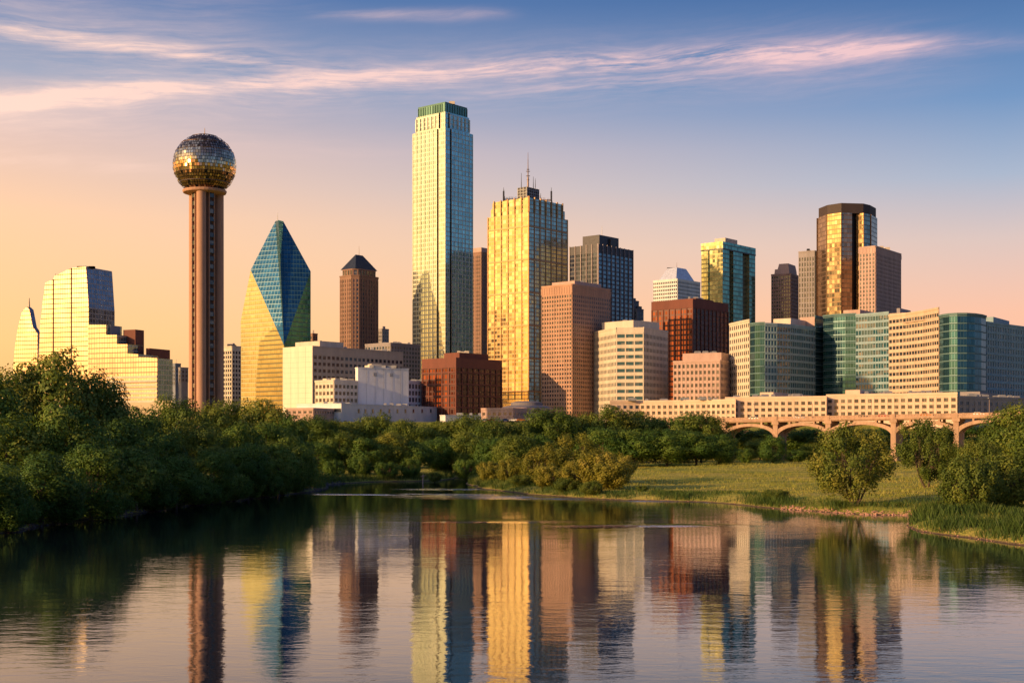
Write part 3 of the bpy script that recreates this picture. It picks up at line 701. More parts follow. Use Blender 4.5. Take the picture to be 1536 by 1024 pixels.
D = 1150; s = Site(855, 897, 949, D, 40); r = s.root('office_tower', 'dark blue black tower with pale vertical ribs and stepped flat top', 'tower')
g_d1 = curtain('navy_lit_glass', (.085,.10,.145), (.05,.05,.065), 2.2, 3.8, .12, .34, .8, .10, .012, amp=.4)
g_d2 = curtain('navy_shaded_glass', (.19,.29,.36), (.085,.11,.135), 2.2, 3.8, .12, .40, .85, .08, .012, amp=.35)  # sunward and shaded sides of one tower, tinted separately
zt = zz(366, D); zk = zz(379, D)
b = tower_body(s.rect(), CITY, zk, g_d1, g_d2, M_DARK); b.build('glass_wall', [g_d1, g_d2, M_DARK], r)
m_nav = metal('navy_panel', (.05,.05,.062), .45, .4)
b = MB(); b.prism(s.rect(-.2), zk, zt, bottom=True); b.build('crown', m_nav, r)
b = MB(); fins(b, s.rect(), CITY+30, zt+.3, 6.6, .55, .8); b.build('rib', metal('rib_metal', (.30,.25,.25), .5, .3), r)
s2 = Site(874, 899, 928, D+10, 40); b = MB(); b.prism(s2.rect(), zt, zz(352,D+10)); b.build('penthouse', m_nav, r)
q = s2.pt(3, 8); mast(r, q.x, q.y, zz(352,D+10), 9, .3, M_WHITE)
s2 = Site(912, 916, 924, D+20, 40); b = MB(); b.prism(s2.rect(), zt, zz(353,D)); b.build('roof_unit', M_DARK, r)

for xl, xc, xr, py, lab in ((946,951,958,451,'small slate block with a flat top right of the dark blue tower'), (952,955,965,463,'lower slate block beside the cream chamfered office')):
    s = Site(xl, xc, xr, 1250); r = s.root('office_tower', lab, 'tower')
    masonry(r, s.rect(), CITY, zz(py,1250), 3, 3.6, stone('slate_stone', (.12,.13,.17)), M_WINB, zlow=80); small_roof(r, s, zz(py,1250)+.3, 2.5, 2, M_DARK, 'penthouse')

D = 835
fp = lambda L: [at(px, d) for px, d in L]
P = fp([(925,842),(965,838),(1001,872)]) ; P = P + [at(985,905), at(915,905)] + fp([(892,878)])
c = at(945, 870); r = empty('office_building', (c.x,c.y,CITY), 'cream office block with chamfered corner and pale window bands', 'building')
W = []; mb = MB(); zt = zz(491, 840)
masonry(r, P, CITY, zt, 2.3, 4.35, M_CREAM, M_WIN, .42, .46, 3.2, .4, zlow=24, only=(1,5), wins=W, mb=mb)
mb.build('wall', M_CREAM, r); place_windows(r, W, M_WIN, 100)
W = []; mb = MB()
A, B = P[0], P[1]; 
u = (B-A).normalized(); n = (u.y, -u.x); L = (B-A).length; nf = int((zt-3.2-24)/4.35)
for j in range(nf+1): z = zt-3.2-nf*4.35+j*4.35; mb.fbox(A, u, n, 0, L, .003, .5, z-1.1, z+1.1 if j < nf else z)
for k in range(4): mb.fbox(A, u, n, L*k/3-.35, L*k/3+.35, .003, .45, 24, zt-3.2)
mb.build('corner_band', M_CREAM, r)
b = MB()
for j in range(nf): z = zt-3.2-nf*4.35+j*4.35+2.175; b.fbox(A, u, n, .1, L-.1, .003, .12, z-1.1, z+1.1)
b.build('window_band', M_WINT, r)
s2 = Site(903, 950, 989, 856, 45); b = MB(); b.prism(s2.rect(), zt, zz(480,856)); b.build('penthouse', M_CREAM, r); roof_units(r, s2.rect(), zz(480,856), 3, M_UNIT, 1.6)

# white tower with sloping top
D = 1420; s = Site(980, 1016, 1050, D, 40); r = s.root('office_tower', 'white tower with a sloping truncated pyramid top', 'tower')
zt = zz(418, D)
masonry(r, s.rect(), CITY, zt, 2.3, 3.9, M_WHITE, M_WINB, .30, .46, 1.5, .4, zlow=130)
b = MB(); b.frustum(s.rect(4), zt+.26, s.rect(0, s.a*.30, s.a*.70, s.b*.30, s.b*.70), zz(400,D+10)); b.build('sloping_roof', metal('pale_roof', (.62,.64,.68), .4, .3), r)
q = s.pt(s.a*.5, s.b*.5); mast(r, q.x, q.y, zz(400,D+10), 7, .25, M_MAST)
b = MB(); b.box((q.x-6,q.y,zz(400,D+10)+.4), (9,3,1.4)); b.build('roof_unit', M_DARK, r)

# red brown glass block
s, r, zt = red_block(978, 1039, 1092, 930, 448, 'large red brown glass block below the white sloping topped tower')
s2 = Site(1008, 1044, 1070, 945, 40); b = MB(); b.prism(s2.rect(), zt, zt+2.0); b.build('penthouse', M_REDBR, r); roof_units(r, s2.rect(), zt+2, 4, M_UNIT, 1.8)

# green gold glass tower
D = 1100; s = Site(1052, 1084, 1133, D, 40); r = s.root('glass_tower', 'slender green and gold glass tower standing alone left of the gap', 'tower')
g_e1 = curtain('green_gold_lit_glass', (.80,.74,.38), (.40,.32,.12), 2.5, 3.7, .08, .26, .92, .12, .018, amp=.3, wob=.010)
g_e2 = curtain('green_gold_shaded_glass', (.15,.34,.29), (.10,.20,.17), 2.5, 3.7, .08, .26, .88, .08, .018, amp=.4, wob=.010)  # gold sunlight and green shade coloured into two copies of one glass
zt = zz(362, D); zk = zz(372, D)
w1 = s.qofx(1094); w2 = s.qofx(1100); w3 = s.qofx(1114); w4 = s.qofx(1124)
P = [s.pt(0,0), s.pt(0,w1), s.pt(2.5,w1), s.pt(2.5,w2), s.pt(0,w2), s.pt(0,w3), s.pt(3,w3), s.pt(3,w4), s.pt(0,w4), s.pt(0,s.b), s.pt(s.a,s.b), s.pt(s.a,0), s.pt(s.a*.68,0), s.pt(s.a*.68,1.5), s.pt(s.a*.60,1.5), s.pt(s.a*.60,0)]
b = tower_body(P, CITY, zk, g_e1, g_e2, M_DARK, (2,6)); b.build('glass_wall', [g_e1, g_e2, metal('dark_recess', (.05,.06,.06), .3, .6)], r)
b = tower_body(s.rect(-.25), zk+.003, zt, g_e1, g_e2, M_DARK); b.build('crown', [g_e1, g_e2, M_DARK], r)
b = MB(); b.prism(s.rect(-.4), zk-1, zk, bottom=True); b.build('band', M_DARK, r)
s2 = Site(1072, 1088, 1106, D+6, 40); b = MB(); b.prism(s2.rect(), zt, zz(356.5,D+6)); b.build('penthouse', M_CREAM, r); roof_units(r, s.rect(3), zt, 5, M_DARK, 2.4)

# pink office block
D = 830; s = Site(1010, 1080, 1098, D, 26); r = s.root('office_building', 'pink stone office block with square windows left of the curved hotel', 'building')
masonry(r, s.rect(), CITY, zz(540,D), 2.9, 4.0, M_PINK, M_WIN, .42, .44, 1.4, .4, zlow=26)
s2 = Site(1024, 1082, 1096, D+5, 26); b = MB(); b.prism(s2.rect(), zz(540,D), zz(528.5,D+5)); b.build('penthouse', M_PINK, r)
roof_units(r, s2.rect(), zz(528.5,D+5), 6, M_UNIT, 1.4)

# ------------------------------------------------------------------ right hand cluster
D = 1150; s = Site(1157, 1186, 1200, D, 30); r = s.root('office_tower', 'small stone tower with a rounded pink cap left of the bronze tower', 'tower')
zt = zz(410, D); masonry(r, s.rect(), CITY, zt, 2.3, 3.1, stone('mauve_stone', (.36,.24,.21)), M_WIN, .36, .36, 1.2, .4, zlow=95)
b = MB(); cc = s.pt(s.a/2, s.b/2); k = D/F
b.frustum(s.rect(2), zt+.26, s.rect(2.4), zz(402,D)); b.frustum(s.rect(0, 2.4, s.a*.72, 2.4, s.b-2.4), zz(402,D), s.rect(0, 3.2, s.a*.66, 3.2, s.b-3.2), zz(394,D)); b.build('cap', M_PINK, r)
D = 1090; s = Site(1198, 1222, 1234, D, 30); r = s.root('office_tower', 'grey granite tower touching the left side of the bronze tower', 'tower')
masonry(r, s.rect(), CITY, zz(376,D), 2.4, 4.2, M_GREY, M_WIN, .46, .28, 4.5, .45, zlow=95); roof_units(r, s.rect(), zz(376,D), 5, M_DARK, 2.4)

D = 1060; k = D/F
r = empty('bronze_tower', (at(1270,D+25).x, D+25, CITY), 'tall bronze glass tower with rounded facets and dark crown', 'tower')
front = [(1226,1084),(1240,1066),(1262,1056),(1278,1058)]
gap = [(1278.5,1066),(1284.5,1066)]
right = [(1285,1063),(1295,1058.5),(1306,1066),(1316,1084)]
P = fp(front+gap+right) + [at(1312,1120), at(1230,1120)]
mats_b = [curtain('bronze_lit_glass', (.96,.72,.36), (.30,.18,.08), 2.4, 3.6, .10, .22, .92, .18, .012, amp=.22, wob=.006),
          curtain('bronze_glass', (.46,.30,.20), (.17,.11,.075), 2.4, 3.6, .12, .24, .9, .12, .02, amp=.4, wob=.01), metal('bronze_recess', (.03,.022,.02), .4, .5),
          curtain('bronze_shaded_glass', (.28,.30,.26), (.14,.14,.12), 2.4, 3.6, .12, .24, .9, .10, .02, amp=.4, wob=.01)]
which = [1,0,1,2,2,2,0,3,3,3,3,3,3]  # lit, middle and shaded bronze tints chosen facet by facet
zt = zz(320, D); zc = zz(305, D)
b = MB()
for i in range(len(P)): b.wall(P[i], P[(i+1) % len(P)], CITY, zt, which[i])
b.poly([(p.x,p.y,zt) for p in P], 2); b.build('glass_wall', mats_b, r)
Pc = fp([(1228,1084),(1241,1068),(1262,1058.5),(1295,1061),(1305,1068),(1314,1083)]) + [at(1310,1116), at(1232,1116)]
b = MB(); b.prism(Pc, zt, zc); b.build('crown', stone('bronze_crown', (.05,.034,.030), .7), r)
b = MB()
for i in (0,1,2,6,7,8):
    A, B = P[i], P[i+1]; u = (B-A).normalized(); n = (u.y,-u.x); b.fbox(A, u, n, -.3, .3, .003, .6, CITY+80, zt)
b.build('mullion', metal('bronze_mullion', (.16,.10,.06), .4, .6), r)
b = MB(); v = at(1252, 1080); b.box((v.x,v.y,zc+.7), (9,5,1.8)); b.build('roof_unit', M_CREAM, r)
D = 1000; s = Site(1289, 1313, 1351, D, 36); r = s.root('office_tower', 'pinkish granite tower overlapping the right side of the bronze tower', 'tower')
masonry(r, s.rect(), CITY, zz(369,D), 2.7, 3.0, M_PINK, M_WIN, .5, .30, 5.0, .45, zlow=95)
b = MB(); zt = zz(369,D); fins(b, s.rect(), zt-4.6, zt-1.2, 2.7, 1.0, .6); b.build('attic_pier', M_PINK, r); roof_units(r, s.rect(), zt, 7, M_CREAM, 3)

# ------------------------------------------------------------------ curved hotel
r = empty('hotel', (at(1330,860).x, 860, CITY), 'long curved hotel of cream bands and teal glass drums behind the bridge', 'building')
g_h = curtain('hotel_teal_glass', (.050,.150,.195), (.075,.155,.18), 1.7, 4.2, .10, .16, .8, .07, .012, spand=.30, spcol=(.035,.11,.13), amp=.3)
g_hd = curtain('hotel_dark_teal_glass', (.045,.14,.16), (.06,.13,.14), 1.7, 4.2, .10, .16, .8, .07, .012, spand=.30, spcol=(.015,.06,.065), amp=.3)
M_HC = stone('hotel_cream', (.56,.42,.30)); M_HB = stone('hotel_grey_band', (.25,.36,.39))
wings = {}
def wing(name, pts, wall, glass, ptop, bw, fh, pier, sp, top, glassy=None):
    P = fp(pts); zt = zz(ptop, pts[0][1])
    if glassy:
        b = MB(); u = 0
        for A, B in zip(P, P[1:]): u = b.wall(A, B, CITY, zt, 0, u)
        ob = b.build(name, glassy, r)
        b = MB()
        for A, B in zip(P, P[1:]):
            w = (B-A).normalized(); n = (w.y,-w.x); L = (B-A).length
            for k in range(int((zt-32)/4.2)): z = zt-1.2-k*4.2; b.fbox(A, w, n, 0, L, .003, .25, z-.25, z+.25)
            b.fbox(A, w, n, -.1, L+.1, .003, .5, zt-.6, zt+.5)
        b.build(name.replace('glass','band'), [stone(name+'_edge', (.10,.18,.18))], r); return zt
    b = MB(); W = []
    for A, B in zip(P, P[1:]):
        w = (B-A).normalized(); n = (w.y,-w.x); L = (B-A).length; nb = max(1, round(L/bw)); c_ = L/nb; ang = math.atan2(w.y, w.x)
        b.wall(A, B, CITY, zt)
        nf = int((zt-top-32)/fh)
        for j in range(nf+1):
            z = zt-top-j*fh; b.fbox(A, w, n, 0, L, .003, .45, z-sp*fh/2, z+(sp*fh/2 if j else 0))
        for k in range(nb+1): b.fbox(A, w, n, max(0,k*c_-pier*c_/2), min(L,k*c_+pier*c_/2), .003, .38, zt-top-nf*fh, zt-top)
        b.fbox(A, w, n, 0, L, .003, .42, zt-top+.003, zt-.8); b.fbox(A, w, n, -.1, L+.1, .003, .7, zt-.8, zt+.4)
        for k in range(nb):
            for j in range(nf):
                s_ = (k+.5)*c_; z = zt-top-(j+.5)*fh; W.append((A.x+w.x*s_+n[0]*.1, A.y+w.y*s_+n[1]*.1, z, ang, (c_*(1-pier)-.02, fh*(1-sp)-.02), z))
    b.build(name, wall, r); return zt, W, glass
HW = []
t = wing('end_wall', [(1095,850),(1110,833),(1125,818)], M_CREAM, M_WIN, 486, 3.2, 4.2, .44, .44, 1.2); HW += t[1]
wing('corner_glass', [(1125,818),(1132,812),(1140,809),(1147,808)], None, None, 486, 0,0,0,0,0, g_h)
t = wing('curved_wall', [(1147,808),(1165,811),(1185,818),(1205,829),(1222,842)], M_HB, M_WINT, 485, 2.2, 4.2, .22, .32, 1.2); HW2 = t[1]
wing('recess_glass', [(1222,842),(1232,850),(1241,856)], None, None, 474, 0,0,0,0,0, g_hd)
wing('centre_glass', [(1235,846),(1250,838),(1268,833),(1284,830)], None, None, 474, 0,0,0,0,0, g_h)
t = wing('centre_wall', [(1284,830),(1310,822),(1334,812)], M_HB, M_WINT, 472, 2.1, 4.2, .20, .34, 1.0); HW2 += t[1]
t = wing('banded_wall', [(1334,812),(1360,799),(1385,783),(1409,764)], M_HC, M_WIN, 473, 2.8, 4.0, .20, .50, 2.0); HW += t[1]
wing('drum_glass', [(1409,764),(1415,757),(1424,752),(1436,749),(1450,749),(1462,752),(1472,758),(1479,766)], None, None, 474, 0,0,0,0,0, g_h)
t = wing('right_wall', [(1479,790),(1505,806),(1536,826),(1580,858)], M_HB, M_WINT, 483, 3.4, 4.2, .24, .36, 1.5); HW2 += t[1]
HW.sort(key=lambda w: -w[5]); place_windows(r, HW, M_WIN, 50); place_windows(r, HW2, M_WINT, 50)
b = MB(); Pb = fp([(1095,850),(1125,820),(1147,810),(1222,844),(1241,858),(1284,832),(1334,814),(1409,766),(1440,751),(1479,768),(1479,792),(1580,860)]) + [at(1580,930), at(1300,930), at(1110,905)]
b.poly([(p.x,p.y,zz(486,810)-.3) for p in Pb]); b.prism(fp([(1580,858),(1580,930),(1300,930),(1110,905),(1095,850)]), CITY, zz(486,810)-.5); b.build('roof', M_ROOF, r)
b = MB()
for A, B in (((1479,766),(1479,790)), ((1241,856),(1235,846))):
    b.wall(at(*A), at(*B), CITY, zz(478,790))
b.build('return_wall', M_HB, r)
for (xl,xc,xr,py,pb,d,m) in ((1160,1186,1240,477,492,850,M_CREAM),(1265,1290,1345,464,480,845,M_PINK),(1345,1350,1366,462,480,835,M_GREY),(1300,1372,1400,468,478,822,M_HC),(1375,1385,1412,467,480,835,M_HB),(1478,1490,1514,475,490,850,M_HB),(1200,1240,1262,474,488,862,M_PINK)):
    roofblock(r, xl, xc, xr, py, pb, d, 35, m)
roof_units(r, fp([(1420,765),(1470,765),(1465,800),(1425,800)]), zz(474,752), 6, M_DARK, 1.6); roof_units(r, fp([(1110,835),(1147,820),(1200,850),(1120,860)]), zz(485,818), 5, M_UNIT, 1.4)

# low riverside blocks behind the bridge
def low_block(pts, py, label, wall, glass, nfl, bw, pier, fh=3.1):
    c = at(*pts[len(pts)//2]); r = empty('riverside_block', (c.x, c.y+15, 8), label, 'building')
    P = fp(pts) + [at(pts[-1][0], pts[-1][1]+28), at(pts[0][0], pts[0][1]+28)]
    zt = zz(py, pts[0][1]); mb = MB(); W = []
    nfront = tuple(range(len(pts)-1))
    masonry(r, P, 8, zt, bw, fh, wall, glass, pier, .46, 1.7, .35, zlow=zt-1.7-nfl*fh-.1, only=nfront, wins=W, mb=mb)
    mb.build('wall', wall, r); place_windows(r, W, glass, sill=wall)
    roof_units(r, P, zt, 10, M_UNIT, 1.5); return r, P, zt
M_SAND = stone('sand_render', (.66,.48,.35), .8, .10)
r, P, zt = low_block([(915,700),(960,702),(1010,695),(1060,685),(1104,672)], 601, 'low sand coloured block with a curved front left of the bridge', M_SAND, M_WIN, 3, 3.0, .42)
r, P, zt = low_block([(1088,678),(1140,672),(1200,664),(1240,658)], 596, 'low sand coloured block above the first bridge arches', M_SAND, M_WIN, 3, 3.2, .40)
b = MB(); s2 = Site(1140, 1160, 1216, 685, 30); b.prism(s2.rect(), zt, zz(588,685)); b.build('penthouse', M_SAND, r)
r, P, zt = low_block([(1240,664),(1300,655),(1360,645),(1436,632)], 592, 'longest low sand coloured block above the middle of the bridge', M_SAND, M_WIN, 3, 3.2, .38)
b = MB(); s2 = Site(1268, 1290, 1412, 670, 24); b.prism(s2.rect(), zt, zz(584.5,670)); b.build('penthouse', M_SAND, r)
r, P, zt = low_block([(1437,634),(1490,652),(1545,672)], 594, 'low grey block at the right end of the bridge', M_GREY, M_WINB, 3, 4.6, .5)
b = MB(); s2 = Site(1440, 1470, 1550, 680, 30); b.prism(s2.rect(), zt, zz(587,680)); b.build('penthouse', M_GREY, r)
# ------------------------------------------------------------------ ground, river
SHORE = [(-80,-200),(-74,40),(-69,90),(-66,123),(-64,165),(-61,200),(-54,246),(-45,288),(-43.5,312),(-47.5,330),(-44,343),(-37,357),(-26,361),(-19,372),(-17,392),(-11,396),(-9,372),(-11.5,352),(-11,334),
         (-8,318),(-3,300),(4.4,277),(13,262),(23,252.5),(35,247),(42,230),(47.5,218),(54.6,206),(61,204.5),(60,197),(55,184),(52,171),(53,164),(54.6,159),(56,150),(60,125),(66,90),(72,40),(80,-200)]
def refine(P, it=3):
    P = [np.array(p, float) for p in P]
    for k in range(it):
        Q = []
        for a, b in zip(P, P[1:]):
            n = np.array((-(b-a)[1], (b-a)[0])); L = np.hypot(*n)
            Q += [a, (a+b)/2 + n/max(L,1e-6)*np.random.uniform(-1,1)*min(L*.06, .9)]
        P = Q + [P[-1]]
    return np.array(P)
SH = refine(SHORE)
def shore_dist(x, y):
    """signed distance to the river: positive on land"""
    x = np.asarray(x, float); y = np.asarray(y, float); d2 = np.full(x.shape, 1e18); ins = np.zeros(x.shape, bool)
    P = np.vstack([SH, SH[:1]])
    for (ax, ay), (bx, by) in zip(P, P[1:]):
        ex, ey = bx-ax, by-ay; L = ex*ex+ey*ey + 1e-12
        t = np.clip(((x-ax)*ex+(y-ay)*ey)/L, 0, 1)
        d2 = np.minimum(d2, (x-ax-t*ex)**2+(y-ay-t*ey)**2)
        c = (ay > y) != (by > y)
        ins ^= c & (x < (bx-ax)*(y-ay)/((by-ay) if abs(by-ay) > 1e-9 else 1e-9)+ax)
    d = np.sqrt(d2); return np.where(ins, -d, d)
def vnoise(x, y, s, seed=0):
    r = np.random.RandomState(seed); G = r.rand(64,64)
    u, v = np.asarray(x)/s+100, np.asarray(y)/s+100; i, j = np.floor(u).astype(int), np.floor(v).astype(int); f, g = u-i, v-j
    f = f*f*(3-2*f); g = g*g*(3-2*g); q = lambda a, b: G[a % 64, b % 64]
    return (q(i,j)*(1-f)+q(i+1,j)*f)*(1-g)+(q(i,j+1)*(1-f)+q(i+1,j+1)*f)*g
def ground(x, y):
    x = np.asarray(x, float); y = np.asarray(y, float); d = shore_dist(x, y)
    rise = np.where(x < -10, .75, .8)
    land = .12 + 1.35*(1-np.exp(-np.maximum(d,0)/2.2))*rise + np.minimum(np.maximum(d,0),110)*.014
    land += (vnoise(x,y,9,1)-.5)*.5*np.clip(d/6,0,1) + (vnoise(x,y,2.6,2)-.5)*.22*np.clip(d/1.5,.15,1) + (vnoise(x,y,40,3)-.5)*1.0*np.clip(d/30,0,1)
    z = np.where(d > 0, land, np.maximum(-2.5, d*.35+.12))
    t = np.clip((y-575)/95, 0, 1); t = t*t*(3-2*t)
    return z*(1-t) + 20*t - .03*t
def axis(lo, hi, step, far_lo, far_hi):
    a = list(np.arange(lo, hi+.1, step)); s = step
    while a[-1] < far_hi: s *= 1.22; a.append(a[-1]+s)
    s = step
    while a[0] > far_lo: s *= 1.22; a.insert(0, a[0]-s)
    return np.array(a)
gx = axis(-100, 130, 1.25, -6000, 6000); gy = axis(60, 420, 1.5, -500, 9000)
X, Y = np.meshgrid(gx, gy); Zg = ground(X, Y)
nx, ny = len(gx), len(gy)
me = bpy.data.meshes.new('ground')
idx = np.arange(nx*ny).reshape(ny, nx)
fc = np.stack([idx[:-1,:-1], idx[:-1,1:], idx[1:,1:], idx[1:,:-1]], -1).reshape(-1,4)
me.from_pydata(np.stack([X,Y,Zg],-1).reshape(-1,3).tolist(), [], fc.tolist()); me.shade_smooth()
go = bpy.data.objects.new('ground', me); COL.objects.link(go); tag(go, 'grassy river banks and rolling meadow below the skyline', None, None, 'structure')
m, N, b = mat('ground_cover')
pos = N.n('ShaderNodeNewGeometry').outputs['Position']; px_, py_, pz_ = N.sep(pos)
n1 = N.noise(N.vm('MULTIPLY', pos, (.6,1.6,1)), .05, 5, .6); n2 = N.noise(pos, .9, 4, .65); n3 = N.noise(N.vm('MULTIPLY', pos, (.35,1.3,1)), .16, 4, .6)
grass = N.ramp(n1, [(.30,(.25,.28,.045,1)),(.46,(.39,.38,.06,1)),(.56,(.52,.43,.09,1)),(.72,(.57,.44,.12,1))])
grass = N.mix(N.mr(n3, .5, .72, 0, .7), grass, (.12,.155,.03,1))
grass = N.mix(N.mr(n2, .35, .7, 0, .5), grass, (.085,.10,.02,1))
mud = N.mix(N.mr(n2, .3, .7), (.10,.065,.042,1), (.22,.14,.095,1))
k = N.mix(N.mr(N.m('ADD', pz_, N.m('MULTIPLY', n2, .5)), .28, .55, 0, 1, True), mud, grass)
k = N.mix(N.mr(pz_, -.15, .16), (.04,.03,.022,1), k)
N.link(k, b.inputs['Base Color']); b.inputs['Roughness'].default_value = .95; b.inputs['Specular IOR Level'].default_value = .1
bump(N, b, N.m('ADD', n2, N.noise(pos, 3.5, 3)), .9, .25); me.materials.append(m)

m, N, b = mat('river_water')
pos = N.n('ShaderNodeNewGeometry').outputs['Position']; px_, py_, pz_ = N.sep(pos)
pn = N.noise(N.comb(N.m('MULTIPLY', px_, .05), N.m('MULTIPLY', py_, .12), 0), 1.0, 4, .6, .4)
pn2 = N.noise(N.comb(N.m('MULTIPLY', px_, .012), N.m('MULTIPLY', py_, .05), 4), 1.0, 3, .5)
def patch(yc, ys, xc, xs, amp, slope=0):
    a = N.m('DIVIDE', N.m('SUBTRACT', N.m('ADD', py_, N.m('MULTIPLY', N.m('SUBTRACT', px_, xc), slope)), yc), ys); c = N.m('DIVIDE', N.m('SUBTRACT', px_, xc), xs)
    return N.m('MULTIPLY', N.m('EXPONENT', N.m('MULTIPLY', N.m('ADD', N.m('MULTIPLY', a, a), N.m('MULTIPLY', c, c)), -1)), amp)
pp = patch(262, 9, 14, 30, 1.1, .3)
for a in ((279,3,-24,24,.9,0),(305,6,-10,12,.9,.1),(250,5,30,15,.8,.4),(181,2.2,19,9,.5,0),(190,3,-2,10,.25,0)): pp = N.m('ADD', pp, patch(*a))
ruf = N.m('MULTIPLY', pp, N.mr(pn, .40, .56, 0, 1, True), clamp=True)
w1 = N.noise(N.vm('MULTIPLY', pos, (.7,1.35,1)), .55, 4, .55, .3); w2 = N.noise(N.vm('MULTIPLY', pos, (.45,1.2,1)), 2.2, 3, .6); w3 = N.noise(pos, .10, 2, .5)
h = N.m('ADD', N.m('ADD', N.m('MULTIPLY', w1, N.mr(pn2, .35, .65, .55, 1.25)), N.m('MULTIPLY', w2, N.mr(pn2, .35, .65, .13, .34))), N.m('MULTIPLY', w3, 1.6))
h = N.m('MULTIPLY', h, N.m('ADD', 1.0, N.m('MULTIPLY', ruf, 14.0)))
h = N.m('MULTIPLY', h, N.mr(py_, 62, 190, 1.2, 1.0))
bk = bump(N, b, h, 1.0, 0.015)
b.inputs['Base Color'].default_value = (.008,.016,.026,1); b.inputs['Roughness'].default_value = .03
N.link(N.m('ADD', .025, N.m('MULTIPLY', ruf, .24)), b.inputs['Roughness'])
b.inputs['IOR'].default_value = 1.33
gls = N.n('ShaderNodeBsdfGlossy'); gls.inputs['Color'].default_value = (.70,.76,.89,1); N.link(N.m('ADD', .02, N.m('MULTIPLY', ruf, .24)), gls.inputs['Roughness']); N.link(bk.outputs[0], gls.inputs['Normal'])
lw = N.n('ShaderNodeLayerWeight'); lw.inputs['Blend'].default_value = .5
ms = N.n('ShaderNodeMixShader'); N.link(N.mr(lw.outputs['Facing'], .81, .98, .0, .88), ms.inputs[0]); N.link(b.outputs[0], ms.inputs[1]); N.link(gls.outputs[0], ms.inputs[2])
N.link(ms.outputs[0], [n for n in N.t.nodes if n.type == 'OUTPUT_MATERIAL'][0].inputs[0])
b_ = MB(); b_.poly([(-300,-200,0),(300,-200,0),(300,520,0),(-300,520,0)]); o = b_.build('water', m); tag(o, 'calm river mirroring the skyline with faint ripples', None, None, 'structure')

# ------------------------------------------------------------------ arched bridge
M_BR = stone('bridge_concrete', (.47,.30,.195), .85, .26, .3)
BA, BB = at(1000, 541), at(1660, 462); bu = (BB-BA).normalized(); bn = Vector((bu.y, -bu.x, 0)); BL = (BB-BA).length
def bs(px): t = tx(px); return (t*BA.y-BA.x)/(bu.x-t*bu.y)
def bz(s): return 19.15 + (s/BL)*2.0
r = empty('arch_bridge', (BA.x+bu.x*BL/2, BA.y+bu.y*BL/2, 3), 'long concrete arch bridge crossing the meadow on the right', 'bridge')
def slab(mb, s0, s1, n0, n1, h0, h1, st=12):
    for k in range(st):
        a, c = s0+(s1-s0)*k/st, s0+(s1-s0)*(k+1)/st
        P = lambda s_, n_, h: (BA.x+bu.x*s_+bn.x*n_, BA.y+bu.y*s_+bn.y*n_, bz(s_)+h)
        mb.hull8([P(a,n1,h0),P(c,n1,h0),P(c,n0,h0),P(a,n0,h0),P(a,n1,h1),P(c,n1,h1),P(c,n0,h1),P(a,n0,h1)])
b = MB(); slab(b, 0, BL, -12, 0, -1.9, -1.0); slab(b, 0, BL, -.4, .35, -1.55, -.9); b.build('deck', M_BR, r)
b = MB(); slab(b, 0, BL, -.15, .15, -.12, .1); slab(b, 0, BL, -11.9, -11.6, -1.0, .1)
slab(b, 0, BL, -.1, .08, -1.0, -.55)
for k in range(int(BL/1.1)): s_ = k*1.1; b.fbox(BA+bu*s_, bu, bn, 0, .42 if k % 5 else .7, -.12, .12, bz(s_)-1.0, bz(s_)+(-.05 if k % 5 else .22))
b.build('parapet', M_BR, r)
piers = [bs(p) for p in (1004,1085,1163,1242,1340,1434,1532,1632)]
for s_ in piers:
    b = MB(); zt = bz(s_)-1.9; o = BA+bu*s_
    b.fbox(o, bu, bn, -.95, .95, -11.2, .2, 1.5, zt); b.fbox(o, bu, bn, -1.35, 1.35, -11.4, .45, zt-1.0, zt+.3); b.fbox(o, bu, bn, -1.5, 1.5, -11.5, .6, 1.2, 5.0)
    b.fbox(o, bu, bn, -.7, .7, .2, .5, zt+.3, bz(s_)+.3); b.build('pier', M_BR, r)
for s0, s1 in zip(piers, piers[1:]):
    a0, a1 = s0+.8, s1-.8; c = (a0+a1)/2; hw = (a1-a0)/2; K = 28
    for n0, n1 in ((-2.6,.05),(-11.2,-8.6)):
        b = MB()
        for k in range(K):
            x0, x1 = -1+2*k/K, -1+2*(k+1)/K
            def zi(x): return bz(c+x*hw)-8.2+4.6*math.sqrt(max(0,1-x*x*.96))*1.02
            def ze(x): return min(bz(c+x*hw)-1.88, zi(x)*0+bz(c+x*hw)-8.2+4.6*math.sqrt(max(0,1-x*x*.80))+1.25)
            P = lambda x, n_, z: (BA.x+bu.x*(c+x*hw)+bn.x*n_, BA.y+bu.y*(c+x*hw)+bn.y*n_, z)
            b.hull8([P(x0,n1,zi(x0)),P(x1,n1,zi(x1)),P(x1,n0,zi(x1)),P(x0,n0,zi(x0)),P(x0,n1,ze(x0)),P(x1,n1,ze(x1)),P(x1,n0,ze(x1)),P(x0,n0,ze(x0))])
        for t in (-.5, .5):   # short spandrel posts above the arch shoulders
            s_ = c+t*hw; b.fbox(BA+bu*s_, bu, bn, -.35, .35, n0+.2, n1-.15, bz(s_)-4.2, bz(s_)-1.9)
        b.build('arch', M_BR, r)
